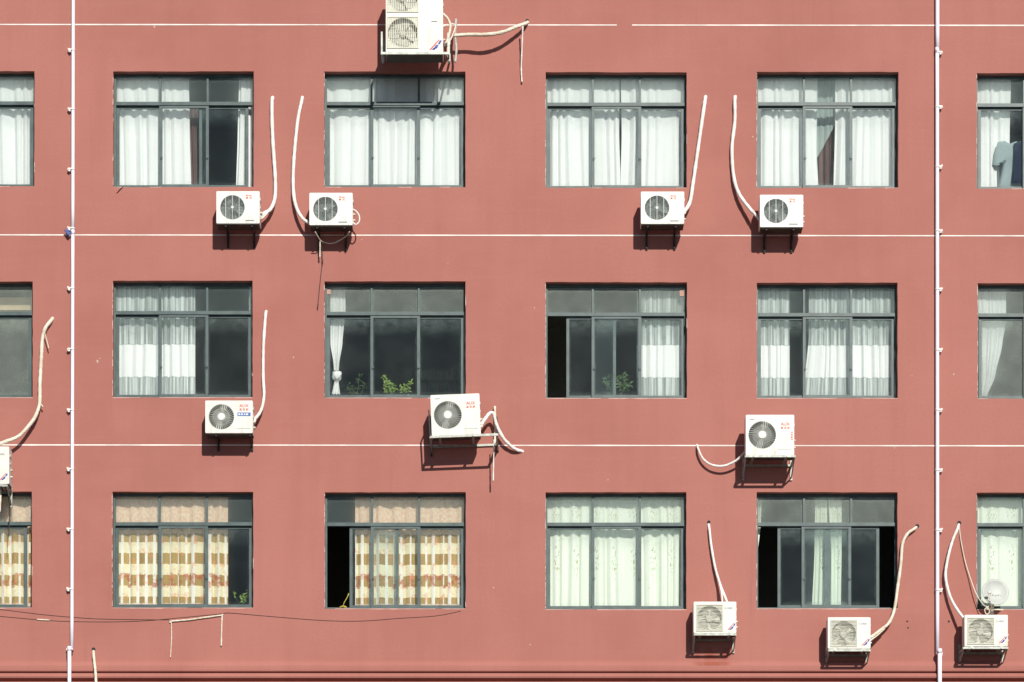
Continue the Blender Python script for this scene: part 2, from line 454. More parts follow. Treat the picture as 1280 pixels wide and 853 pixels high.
# scattered chips in the paint
for px, py, s in ((193,34,.022),(122,452,.026),(125,448,.012),(617,735,.016),(1192,468,.018),(367,447,.014),(941,171,.014),(240,835,.012),(663,806,.012),(452,300,.010),(668,385,.012),(560,330,.010),(1118,560,.012),(1140,470,.01),(760,600,.012)):
    p = P(px, py)
    n = 7
    wm.poly([(p.x + s*rnd.uniform(.5,1.1)*math.cos(2*math.pi*k/n), -.003, p.z + s*rnd.uniform(.5,1.3)*math.sin(2*math.pi*k/n)) for k in range(n)], 1)
for px, py, s in ((1134,777,.018),(1135,785,.016),(1186,777,.02),(880,826,.0)):
    p = P(px, py)
    if s: wm.poly([(p.x + s*math.cos(2*math.pi*k/7), -.003, p.z + s*math.sin(2*math.pi*k/7)) for k in range(7)], 4)
plain('sill_pale', (.58, .33, .28), .9, 0, .2, 6)
wm.build('wall', [M['wall'], M['chip'], M['sill_pale'], M['roof_grey'], M['dark_hole']], building, fixn=False)

# painted joint lines
for py0, segs in ((31.5, ((-400, 771), (790, 1700))), (294.5, ((-400, 1700),)), (557, ((-400, 1700),))):
    for a, b in segs:
        jl = MB(); x = a
        prev = None
        while x < b:
            x2 = min(x + 40, b)
            slope = 1.2 * (x - 640) / 1280
            pa, pb = P(x, py0 + slope), P(x2, py0 + 1.2 * (x2 - 640) / 1280)
            h = .0115
            xa, xb = max(pa.x, XL), min(pb.x, XR)
            if xb > xa:
                ha = prev if prev else h * rnd.uniform(.8, 1.15); hb = h * rnd.uniform(.8, 1.15); prev = hb
                jl.quad((xa,-.004,pa.z-ha),(xb,-.004,pb.z-hb),(xb,-.004,pb.z+hb),(xa,-.004,pa.z+ha))
            x = x2
        jl.build('joint_line', M['line_paint'], building, fixn=False)

# moulded ledge
prof = [(0, 826.5), (-.045, 829.0), (-.070, 832), (-.078, 834), (-.078, 838.5), (-.070, 840.3), (.020, 840.6), (.020, 842.5), (-.070, 842.7), (-.105, 844.6), (-.115, 847), (-.105, 849), (-.075, 850.2), (.010, 850.6), (.010, 853.4), (-.10, 853.6), (-.12, 858), (-.06, 864), (0, 866)]
lg = MB(); pts = ledge_pts = [(y, P(0, py).z) for y, py in prof]
NX = 24
for k in range(NX):
    xa, xb = XL + (XR-XL)*k/NX, XL + (XR-XL)*(k+1)/NX
    for (y0, z0), (y1, z1) in zip(pts, pts[1:]):
        lg.quad((xa,y0,z0),(xb,y0,z0),(xb,y1,z1),(xa,y1,z1))
lg.build('ledge', [M['wall']], building, fixn=False)

# ------------------------------------------------------------------ windows
def bx(mb, xa, xb, za, zb_, y0, y1, m=0): mb.box((xa, y0, za), (xb, y1, zb_), m)
SASH = {  # photo x ranges of the three sliding sashes; None = default
 (1,1): ((143.5, 203), (199, 261), (249, 310.5)),
 (2,3): ((708, 770), (739.5, 801.5), None),
 (3,2): ((437, 498.5), None, None),
 (3,4): ((972, 1034.5), (1002, 1064), (1034.5, 1099)),
 (3,0): (None, None, (-26, 34)),
}
HAZY_TOP = {(2,2), (2,3), (3,4), (2,5), (2,0)}
DUSTY = {(2,2), (2,3), (3,4), (2,5), (2,0), (2,1), (2,4)}
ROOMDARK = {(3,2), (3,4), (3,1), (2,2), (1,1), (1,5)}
for (r, c), (a, b, t, d) in WIN.items():
    x0, x1, zl, zt = OPEN[(r, c)]
    og = Vector(((x0+x1)/2, FY, zl))
    fr = MB(); e = .008; y0, y1 = FY, FY + .085
    JW = .034
    ztr = P(0, t + 40.2, FY).z
    bx(fr, x0-e, x0+JW, zl-e, zt+e, y0, y1); bx(fr, x1-JW, x1+e, zl-e, zt+e, y0, y1)
    bx(fr, x0+JW, x1-JW, zt-.045, zt+e, y0, y1); bx(fr, x0+JW, x1-JW, zl-e, zl+.050, y0+.003, y1)
    bx(fr, x0+JW, x1-JW, ztr-.030, ztr+.030, y0-.006, y1)
    mx = [P(a + 59, 0, FY).x, P(a + 118, 0, FY).x]
    for m_ in mx: bx(fr, m_-.018, m_+.018, ztr+.030, zt-.045, y0+.002, y1-.03)
    w = link('window', fr.mesh('window', [M['frame']], og), building); w.location = og
    def sub(mb, name, mat):
        return link(name, mb.mesh(name, [mat], og), w)
    # fixed top panes
    gtop = M['glass_hazy'] if (r, c) in HAZY_TOP else M['glass_top']
    edges = [x0+JW] + [q for m_ in mx for q in (m_-.018, m_+.018)] + [x1-JW]
    for k in range(3):
        g = MB(); bx(g, edges[2*k], edges[2*k+1], ztr+.030, zt-.045, y0+.03, y0+.035); sub(g, 'pane', gtop)
    # sliding sashes
    tracks = ((FY+.048, FY+.076), (FY+.008, FY+.036), (FY+.048, FY+.076))
    default = ((a+1.5, a+61), (a+57.5, a+119.5), (a+116, b-1.5))
    for k in range(3):
        sp = SASH.get((r, c), (None,)*3)[k] or default[k]
        ya, yb = tracks[k]
        xa, xb = P(sp[0], 0, ya).x, P(sp[1], 0, ya).x
        if xa < x0+JW: xa = x0 + JW
        if xb > x1-JW: xb = x1 - JW
        za, zc = zl + .050, ztr - .030
        sw = .052
        s = MB()
        bx(s, xa, xa+sw, za, zc, ya, yb); bx(s, xb-sw, xb, za, zc, ya, yb)
        bx(s, xa+sw, xb-sw, za, za+.05, ya, yb); bx(s, xa+sw, xb-sw, zc-.045, zc, ya, yb)
        sub(s, 'sash', M['frame'])
        g = MB(); bx(g, xa+sw, xb-sw, za+.05, zc-.045, ya+.012, ya+.017)
        sub(g, 'pane', M['glass_hazy'] if (r, c) in ((2,0), (2,5)) else M['glass_dusty'] if (r, c) in DUSTY else M['glass'])
        if k == 1:
            for xx in (xa + sw*.7, xb - sw*.7):
                h = MB(); zz = P(0, t + 108, ya).z
                bx(h, xx-.012, xx+.012, zz-.03, zz+.03, ya-.012, ya); bx(h, xx-.01, xx+.03, zz-.012, zz+.004, ya-.024, ya-.012)
                sub(h, 'latch', M['frame'])
    if (r, c) in ((2,2), (2,3)):
        xx = (408.5, 413.5) if c == 2 else (849.5, 855)
        yy = (362, 368) if c == 2 else (363, 370.5)
        p, q = P(xx[0], yy[1], y0+.026), P(xx[1], yy[0], y0+.026)
        h = MB(); bx(h, p.x, q.x, p.z, q.z, y0+.022, y0+.029); sub(h, 'hole_cover', M['pink_plate'])
    # room behind
    rm = MB(); RW = .45; rx0, rx1, rz0, rz1, ry = max(x0-RW, cut[c]+.02), min(x1+RW, cut[c+1]-.02), zl-1.0, zt+.55, 4.2
    rm.quad((rx0,TH,rz0),(rx1,TH,rz0),(rx1,ry,rz0),(rx0,ry,rz0)); rm.quad((rx0,TH,rz1),(rx1,TH,rz1),(rx1,ry,rz1),(rx0,ry,rz1))
    rm.quad((rx0,TH,rz0),(rx0,ry,rz0),(rx0,ry,rz1),(rx0,TH,rz1)); rm.quad((rx1,TH,rz0),(rx1,ry,rz0),(rx1,ry,rz1),(rx1,TH,rz1))
    rm.quad((rx0,ry,rz0),(rx1,ry,rz0),(rx1,ry,rz1),(rx0,ry,rz1))
    for q in ((rx0, x0, rz0, rz1), (x1, rx1, rz0, rz1), (x0, x1, rz0, zl), (x0, x1, zt, rz1)):
        rm.quad((q[0],TH,q[2]),(q[1],TH,q[2]),(q[1],TH,q[3]),(q[0],TH,q[3]))
    rm.build('room', [M['room_dark'] if (r, c) in ROOMDARK else M['room']], building, fixn=False)

# ------------------------------------------------------------------ curtains
def curtain(win, stops, mat, label, name='curtain', cat='curtain', group='window curtains', y=.32, amp=.034, pitch=.20, seed=0, u0=0.0, full=1.5, zbot=None, ztop=None, botfn=None):
    """stops: [(py, px0, px1)] edges of the cloth at the photo heights; cloth runs from above the head to below the sill unless given"""
    rr = random.Random(seed + int(stops[0][1] * 7))
    x0, x1, zl, zt = OPEN[win]
    og = Vector(((x0+x1)/2, y, zl))
    ztop = zt + .24 if ztop is None else ztop; zbot = zl - .12 if zbot is None else zbot
    st = [(P(0, py, y).z, P(a, 0, y).x, P(b, 0, y).x) for py, a, b in stops]
    def edges(z):
        if z >= st[0][0]: return st[0][1:]
        for (za, a0, b0), (zc, a1, b1) in zip(st, st[1:]):
            if za >= z >= zc:
                k = (za - z) / max(za - zc, 1e-6); k = k*k*(3-2*k)*.5 + k*.5
                return a0+(a1-a0)*k, b0+(b1-b0)*k
        return st[-1][1:]
    span = max(b - a for _, a, b in st)
    nf = max(1.5, span / pitch); nu = max(10, int(nf * 12)); nv = 26
    ph = [rr.uniform(0, 6.28) for _ in range(6)]
    mb = MB(); mb.uv = []
    for iv in range(nv + 1):
        t = iv / nv
        for iu in range(nu + 1):
            u = iu / nu
            zb_ = zbot if botfn is None else botfn(u)
            z = ztop + (zb_ - ztop) * t
            a, b = edges(z)
            q = 2*math.pi*(nf*u + .28*math.sin(2*math.pi*1.3*u + ph[0]) + .16*math.sin(2*math.pi*3.1*u + ph[1]) + .10*math.sin(2.2*t + ph[2] + 5*u))
            k = (b - a) / span
            am = amp * (.55 + .45*min(1, t*2.5)) * (.7 + .3*math.sin(7*u + ph[3]))
            yy = y + am*math.sin(q) + .25*am*math.sin(2.3*q + ph[4]) + .010*math.sin(3*t + 4*u + ph[5])
            xx = a + (b-a)*u + .20*am*math.cos(q)*k
            if u in (0, 1): xx = a if u == 0 else b
            mb.v.append((xx, yy, z)); mb.uv.append((u0 + u*span*full, z - zl))
    W = nu + 1
    for iv in range(nv):
        for iu in range(nu): mb.face((iv*W+iu, iv*W+iu+1, (iv+1)*W+iu+1, (iv+1)*W+iu), 0, True)
    o = link(name, mb.mesh(name, [M[mat]], og, False), None, og)
    return tag(o, label, cat, group)

W_ = 'white_cloth'
curtain((1,0), [(89, -140, -46)], W_, 'white curtain left half in the top row window cut by the left edge', seed=1)
curtain((1,0), [(89, -48, 50)], W_, 'plain white curtain filling the top row window at the left edge', seed=2)
curtain((1,1), [(89, 139, 236), (160, 139, 237), (235, 139, 239)], W_, 'wide white curtain left of the maroon drape in a top row window', seed=3)
curtain((1,1), [(89, 231, 246), (235, 234, 251)], 'brown_cloth', 'narrow maroon drape beside the wide white curtain and dark pane', seed=4, y=.46, pitch=.07, amp=.02, zbot=OPEN[(1,1)][2]-.1, ztop=P(0,128,.46).z)
curtain((1,1), [(89, 299, 322), (170, 297, 322), (235, 295, 322)], W_, 'narrow white curtain at the right end of the dark top row window', seed=5, pitch=.12)
curtain((1,2), [(89, 403, 494)], W_, 'white curtain left half under the big double fan unit', seed=6)
curtain((1,2), [(89, 492, 590)], W_, 'white curtain right half under the big double fan unit', seed=7)
curtain((1,3), [(89, 680, 774.5), (170, 680, 774.0), (235, 680, 776)], W_, 'white curtain left of the thin dark slit, third full window of top row', seed=8)
curtain((1,3), [(89, 776, 864), (170, 777, 864), (235, 775.5, 864)], W_, 'white curtain right of the thin dark slit, third full window of top row', seed=9)
curtain((1,4), [(89, 944, 1022), (190, 944, 1021), (235, 944, 1023)], W_, 'white curtain left of the brown drape in a top row window', seed=10)
curtain((1,4), [(89, 1044, 1130), (150, 1044, 1130), (235, 1042, 1130)], W_, 'white curtain right of the brown drape in a top row window', seed=11)
curtain((1,4), [(89, 1008, 1056)], 'brown_cloth', 'dark brown drape showing in the gap between two white curtains', seed=12, y=.56, pitch=.13)
zg = lambda py: P(0, py, .45).z
curtain((1,4), [(89, 1016, 1050)], 'grey_sheer', 'grey sheer cloth with slanting lower edge in front of brown drape', seed=13, y=.45, pitch=.14, amp=.012, botfn=lambda u: zg(205) + (zg(143) - zg(205)) * (u**1.15))
curtain((1,5), [(89, 1219, 1264), (170, 1219, 1262), (236, 1219, 1262)], W_, 'white curtain behind the hanging grey shirt at the right edge', seed=14)

B_ = 'banded_cloth'
curtain((2,1), [(351, 139, 244)], B_, 'white curtain with sheer bands left of a dark pane, above a small fan unit', seed=20, pitch=.17)
curtain((2,1), [(351, 311, 316), (497, 312, 318)], W_, 'thin strip of white curtain at the right end of a middle row window', seed=21, pitch=.06, amp=.01)
curtain((2,3), [(351, 796, 866)], B_, 'white curtain with sheer bands right of the window plant', seed=22, pitch=.15)
curtain((2,4), [(351, 944, 987)], B_, 'narrow banded white curtain left of a dark gap, middle row right', seed=23, pitch=.14)
curtain((2,4), [(351, 1011, 1062), (420, 1011, 1061), (497, 1004, 1063)], B_, 'banded white curtain flaring at the foot in the middle pane, middle row right', seed=24, pitch=.14)
curtain((2,4), [(351, 1062, 1128)], B_, 'banded white curtain filling the right pane, middle row right', seed=25, pitch=.15)
curtain((2,5), [(356, 1219, 1257.5), (400, 1219, 1258), (430, 1219, 1253), (470, 1224, 1244), (498, 1225, 1233)], W_, 'white curtain swept aside to the lower left at the right edge', seed=26, pitch=.09, amp=.02, ztop=P(0, 362, .36).z)

C_ = 'checked_cloth'
curtain((3,0), [(614, -140, 44)], C_, 'brown and cream checked curtain in the window cut by the left edge', seed=30, pitch=.2)
curtain((3,1), [(614, 138, 285)], C_, 'brown and cream checked curtain over most of a shut window, bottom row', seed=31, pitch=.2)
curtain((3,2), [(614, 444, 590)], C_, 'brown and cream checked curtain beside an open black gap, bottom row', seed=32, pitch=.2, u0=.13)
D_ = 'floral_cloth'
curtain((3,3), [(614, 680, 756.5), (762, 680, 757)], D_, 'pale green flowered curtain on the left of the fully curtained bottom window', seed=40, u0=-.1)
curtain((3,3), [(614, 756, 866), (762, 756.5, 866)], D_, 'pale green flowered curtain on the right of the fully curtained bottom window', seed=41)
curtain((3,4), [(614, 1019, 1034), (690, 1018, 1034), (762, 1015, 1033)], D_, 'pale narrow curtain strand left in the middle pane of the open window', seed=42, pitch=.08)
curtain((3,4), [(614, 1035, 1052), (690, 1038.5, 1052), (762, 1038, 1051)], D_, 'yellowish flowered curtain strand right in the middle pane of the open window', seed=43, pitch=.11)
curtain((3,4), [(614, 940, 953), (655, 940, 951), (696, 940, 946.5)], D_, 'pale curtain scrap at the left end of the open window', seed=44, pitch=.07, amp=.012, zbot=P(0, 694, .36).z)
curtain((3,5), [(614, 1219, 1300)], D_, 'pale flowered curtain behind the satellite dish', seed=45, pitch=.2, u0=-.2)

# tied curtain with a knot
def tied_curtain():
    win = (2,2); x0, x1, zl, zt = OPEN[win]
    c = curtain(win, [(352, 413, 431), (385, 413, 432), (430, 413, 428), (455, 417, 424), (463, 417.5, 423.5)], W_, 'white curtain tied in a knot at the left of the plant window', seed=50, pitch=.055, amp=.02, zbot=P(0, 464, .36).z)
    og = c.location
    mb = MB(); mb.uv = []
    cx = P(421, 470, .36)
    for iv in range(13):
        th = math.pi * iv / 12
        for iu in range(20):
            ph = 2*math.pi*iu/20
            rad = .085 * (1 + .16*math.sin(4*ph + 3*th) + .1*math.sin(7*ph - 2*th))
            mb.v.append((cx.x + rad*math.sin(th)*math.cos(ph), cx.y + rad*.8*math.sin(th)*math.sin(ph), cx.z + rad*1.05*math.cos(th)))
            mb.uv.append((ph*.1, th*.1))
    for iv in range(12):
        for iu in range(20): mb.face((iv*20+iu, iv*20+(iu+1)%20, (iv+1)*20+(iu+1)%20, (iv+1)*20+iu), 0, True)
    link('knot', mb.mesh('knot', [M[W_]], og), c)
    mb = MB(); mb.uv = []
    za, zb_ = P(0, 474, .36).z, P(0, 493, .36).z
    for iv in range(9):
        t = iv/8
        xa = P(419 - 5*t, 0, .36).x; xb = P(423 + 2*t, 0, .36).x
        for iu in range(17):
            u = iu/16
            mb.v.append((xa+(xb-xa)*u, .36 + .025*math.sin(u*19 + 2*t), za+(zb_-za)*t)); mb.uv.append((u*.3, t*.3))
    for iv in range(8):
        for iu in range(16): mb.face((iv*17+iu, iv*17+iu+1, (iv+1)*17+iu+1, (iv+1)*17+iu), 0, True)
    link('tail', mb.mesh('tail', [M[W_]], og, False), c)
tied_curtain()

# cream pelmet board in the left middle window, shirts in the right one
p, q = P(-120, 389, .5), P(60, 375, .5)
mb = MB(); mb.box((p.x, .45, p.z), (q.x, .55, q.z)); mb.box((p.x, .449, q.z), (q.x, .52, q.z+.025))
tag(mb.build('pelmet', [M['cream_board']], None, (p.x, .5, p.z)), 'cream pelmet board across the window at the left edge', 'pelmet')

def garment(name, outline, y, mat, label, cat):
    pts = [P(px, py, y) for px, py in outline]
    cx = sum(p.x for p in pts)/len(pts); cz = sum(p.z for p in pts)/len(pts)
    mb = MB(); mb.uv = []
    n = len(pts); layers = ((1.0, .002), (.96, -.010), (.75, -.016), (.35, -.020))
    for sgn in (1, -1):
        base = len(mb.v)
        for s_, dy in layers:
            for k, p in enumerate(pts):
                wob = .008*math.sin(p.x*60 + p.z*9)
                mb.v.append((cx+(p.x-cx)*s_, y + sgn*dy + (wob if s_ < 1 else 0), cz+(p.z-cz)*s_)); mb.uv.append((p.x, p.z))
        for L_ in range(len(layers)-1):
            for k in range(n):
                a, b = base+L_*n+k, base+L_*n+(k+1)%n
                mb.face((a, b, b+n, a+n), 0, True)
        mb.face([base+(len(layers)-1)*n+k for k in range(n)], 0, True)
    og = Vector((cx, y, min(p.z for p in pts)))
    o = link(name, mb.mesh(name, [M[mat]], og), None, og)
    return tag(o, label, cat)
garment('shirt', [(1247,178),(1256,176.5),(1262,180),(1270,177),(1278,178),(1287,188),(1286,206),(1279,207),(1277,200),(1276,236),(1262,240),(1249,236),(1248.5,200),(1246,208),(1240.5,206),(1243,192)], .26, 'grey_jersey', 'grey t shirt hanging in the window at the right edge', 'shirt')
garment('jacket', [(1267,180),(1275,176),(1285,178),(1293,190),(1293,234),(1280,231),(1264,230),(1266,212),(1267,195)], .205, 'navy_jersey', 'dark navy garment hanging in front of the grey t shirt', 'garment')

# ------------------------------------------------------------------ plants on the inner sills
def sill_board(win, y0=.26, y1=.62):
    x0, x1, zl, zt = OPEN[win]
    mb = MB(); mb.box((x0, y0, zl-.04), (x1, y1, zl-.005)); mb.build('inner_sill', [M['room']], building, (0,0,0))
for wv in ((2,2), (2,3), (3,1)): sill_board(wv)
def leaf(mb, p, d, L, w, m=0):
    d = d.normalized(); up = Vector((rnd.uniform(-.4,.4), -.8, rnd.uniform(-.2,.7)))
    s = d.cross(up)
    if s.length < .05: s = Vector((1,0,0))
    s = s.normalized()*w/2; n = s.cross(d).normalized()
    a = p; b = p+d*L*.45+s+n*.01; c = p+d*L - n*L*.15; e = p+d*L*.45-s+n*.01; mid = p+d*L*.5
    i = len(mb.v); mb.v += [tuple(a), tuple(b), tuple(c), tuple(e), tuple(mid)]
    mb.face((i, i+1, i+4), m); mb.face((i+1, i+2, i+4), m); mb.face((i+2, i+3, i+4), m); mb.face((i+3, i, i+4), m)
def potted(win, px, sprays, mat, label, y=.42, L=.06, w=.032, per=16):
    x0, x1, zl, zt = OPEN[win]
    base = Vector((P(px, 0, y).x, y, zl - .004))
    t = thing('potted_plant', base, label, 'plant', 'plants on the inner window sills')
    pot = MB(); segs = 16
    prof_ = [(.045, 0), (.06, .10), (.066, .10), (.066, .118), (.052, .118), (.048, .09)]
    for rr_, z in prof_:
        for k in range(segs): pot.v.append((base.x+rr_*math.cos(2*math.pi*k/segs), base.y+rr_*math.sin(2*math.pi*k/segs), base.z+z))
    for L_ in range(len(prof_)-1):
        for k in range(segs): pot.face((L_*segs+k, L_*segs+(k+1)%segs, (L_+1)*segs+(k+1)%segs, (L_+1)*segs+k), 0, True)
    pot.face(range(segs)[::-1]); pot.face([5*segs+k for k in range(segs)])
    link('pot', pot.mesh('pot', [M['terracotta']], base), t)
    st, fo = MB(), MB()
    for (tx, ty, spread, nl) in sprays:
        tip = P(tx, ty, y + rnd.uniform(-.04, .04)); b0 = base + Vector((rnd.uniform(-.02,.02), 0, .09))
        path = spline([b0, (b0*.5+tip*.5) + Vector(((tip.x-b0.x)*.15, rnd.uniform(-.02,.02), .02)), tip], 5)
        st.tube(path, .004, 5)
        for k in range(nl):
            f = rnd.uniform(.35, 1) ** .7
            p = path[min(int(f*10), 10)] + Vector((rnd.gauss(0, spread*.3), rnd.gauss(0, spread*.3), rnd.gauss(0, spread*.25)))
            leaf(fo, p, Vector((rnd.gauss(0, 1), rnd.gauss(-.2, .6), rnd.gauss(.5, .7))), L*rnd.uniform(.6, 1.2), w*rnd.uniform(.7, 1.2))
    link('stem', st.mesh('stem', [M['stem']], base), t)
    link('foliage', fo.mesh('foliage', [M[mat]], base, False), t)
    return t
potted((2,2), 487, ((479,468,.05,26),(484,474,.07,40),(489,481,.07,40),(493,485,.07,30),(482,485,.06,24)), 'leaf_bright', 'bright bushy plant, the tallest behind the middle pane of its window')
potted((2,2), 506, ((501,484,.05,24),(506,482,.06,30),(514,476,.04,16),(511,488,.05,20)), 'leaf_bright', 'low leafy plant right of the tallest bright bushy plant')
potted((2,2), 446, ((449,470,.03,12),(434,482,.04,14),(441,486,.04,12),(457,480,.03,10)), 'leaf_dark', 'sparse spiky plant beside the knotted curtain', L=.10, w=.02)
potted((2,3), 770, ((757,478,.07,26),(770,474,.08,30),(779,467,.08,30),(785,478,.08,26),(765,486,.08,24),(760,470,.05,14)), 'leaf_dark', 'dark leafy plant behind two overlapping sliding panes', L=.10, w=.035)
potted((3,1), 303, ((292,741,.04,8),(303,742,.05,12),(311,738,.05,12),(307,748,.05,8)), 'leaf_bright', 'small leafy plant at the end of the checked curtain', L=.07, w=.03)

# bookshelf deep in the plant window
x0, x1, zl, zt = OPEN[(2,2)]
YS = 2.5
pa, pb = P(520, 494, YS), P(590, 455, YS)
bs = thing('bookshelf', (pa.x, YS, zl-1.0), 'dark bookshelf faintly seen in the room behind the plant window', 'shelf')
s_ = MB()
ro = Vector((pa.x, YS, zl-1.0))
s_.box((pa.x-.02, YS, zl-1.0), (pa.x, YS+.25, pb.z+.5)); s_.box((pb.x+.2, YS, zl-1.0), (pb.x+.22, YS+.25, pb.z+.5))
link('upright', s_.mesh('upright', [M['wood']], ro), bs)
shz = [P(0, py, YS).z for py in (491, 474)]
for z in shz:
    s_ = MB(); s_.box((pa.x, YS, z-.02), (pb.x+.2, YS+.25, z)); link('shelf_board', s_.mesh('shelf_board', [M['wood']], ro), bs)
for ri, z in enumerate(shz):
    x = pa.x + .03
    while x < pb.x + .1:
        w = rnd.uniform(.025, .06); h = rnd.uniform(.15, .21)
        b = MB(); b.box((x, YS+.01, z+.001), (x+w, YS+.17, z+.001+h))
        tag(b.build('book', [M['book%d' % rnd.randrange(5)]], None, (x, YS, z)), ('book standing on the upper board of the dim bookshelf' if ri else 'book standing on the lower board of the dim bookshelf'), 'book', 'books on the upper board' if ri else 'books on the lower board')
        x += w + .004

# ------------------------------------------------------------------ air conditioners
def rrect(w, h, r=.018, seg=3, per=10):
    """rounded rectangle outline, centred, list of (x,z)"""
    out = []
    cs = ((w/2-r, h/2-r, 0), (-w/2+r, h/2-r, 90), (-w/2+r, -h/2+r, 180), (w/2-r, -h/2+r, 270))
    for i, (cx, cz, a0) in enumerate(cs):
        for k in range(seg+1):
            a = R(a0 + 90*k/seg); out.append((cx+r*math.cos(a), cz+r*math.sin(a)))
        nx = cs[(i+1) % 4]; a = R(nx[2]); q = (nx[0]+r*math.cos(a), nx[1]+r*math.sin(a)); p = out[-1]
        for k in range(1, per): out.append((p[0]+(q[0]-p[0])*k/per, p[1]+(q[1]-p[1])*k/per))
    return out
MC = {}
def cached(key, fn):
    if key not in MC: MC[key] = fn()
    return MC[key]
def text_mesh(body, size, mat, key=None, bold=0.0):
    cu = bpy.data.curves.new('lettering', 'FONT'); cu.body = body; cu.size = size; cu.extrude = .0008; cu.offset = bold
    cu.align_x = 'CENTER'; cu.align_y = 'CENTER'; cu.resolution_u = 2
    o = bpy.data.objects.new('lettering', cu); COL.objects.link(o)
    dg = bpy.context.evaluated_depsgraph_get()
    me = bpy.data.meshes.new_from_object(o.evaluated_get(dg))
    bpy.data.objects.remove(o); bpy.data.curves.remove(cu)
    me.transform(Matrix.Rotation(R(90), 4, 'X'))
    me.materials.clear(); me.materials.append(mat); me.name = 'lettering'
    return me

def casing_mesh(w, h, dep, holes):
    """casing: origin bottom centre of the FRONT face; y grows towards the wall. holes: [(cx, cz, r)]"""
    mb = MB()
    def ringstrip(outline, cx, cz, r, y):
        n = len(outline); i = len(mb.v)
        for (x, z) in outline: mb.v.append((x, y, z))
        for (x, z) in outline:
            a = math.atan2(z-cz, x-cx); mb.v.append((cx+r*math.cos(a), y, cz+r*math.sin(a)))
        for (x, z) in outline:
            a = math.atan2(z-cz, x-cx); mb.v.append((cx+r*math.cos(a), y+.05, cz+r*math.sin(a)))
        for k in range(n):
            k2 = (k+1) % n
            mb.face((i+k, i+k2, i+n+k2, i+n+k)); mb.face((i+n+k, i+n+k2, i+2*n+k2, i+2*n+k), 0, True)
    ol = [(x, z+h/2) for x, z in rrect(w, h)]
    if len(holes) == 1: ringstrip(ol, *holes[0], 0)
    else:
        zm = h/2
        for cx, cz, r in holes:
            lo, hi = (0, zm) if cz < zm else (zm, h)
            ringstrip([(x, z+(lo+hi)/2) for x, z in rrect(w, hi-lo, .004, 1)], cx, cz, r, 0)
    n = len(ol); i = len(mb.v)
    for y in (0, dep):
        for x, z in ol: mb.v.append((x, y, z))
    for k in range(n): mb.face((i+k, i+(k+1)%n, i+n+(k+1)%n, i+n+k))
    mb.face([i+n+k for k in range(n)])
    return mb
def fan_mesh(r, nb=4, hub=.055, rot=0.0):
    mb = MB(); mb.disc((0, 0), hub, .030, .09, 20)
    for b in range(nb):
        a0 = 2*math.pi*b/nb + rot; i = len(mb.v); A, B = 6, 5
        for ia in range(A+1):
            for ib in range(B+1):
                f = ia/A; rr_ = hub*.9 + (r*.93-hub*.9)*f
                wd = (.75 + .35*f) * (1 if ib else 1)
                an = a0 + (ib/B - .5)*wd*1.15 + .35*f
                mb.v.append((rr_*math.cos(an), .045 + .055*(ib/B) , rr_*math.sin(an)))
        for ia in range(A):
            for ib in range(B): mb.face((i+ia*(B+1)+ib, i+ia*(B+1)+ib+1, i+(ia+1)*(B+1)+ib+1, i+(ia+1)*(B+1)+ib), 0, True)
    return mb
def logo_flash(k=1.0):
    """diagonal red and blue flash, origin at its lower left"""
    mb = MB()
    def chunk(x, z, w, h, sk, m):
        mb.poly([(x*k, -.001, z*k), ((x+w)*k, -.001, z*k), ((x+w+sk)*k, -.001, (z+h)*k), ((x+sk)*k, -.001, (z+h)*k)], m)
    mb.poly([(0, -.0008, .0), (.02*k, -.0008, .0), (.12*k, -.0008, .115*k), (.115*k, -.0008, .125*k)], 1)
    chunk(.030, .000, .034, .022, .016, 0); chunk(.060, .030, .034, .030, .020, 0); chunk(.072, .018, .020, .014, .010, 0)
    chunk(.100, .068, .026, .044, .024, 0); chunk(.050, .012, .020, .016, .010, 0)
    return mb
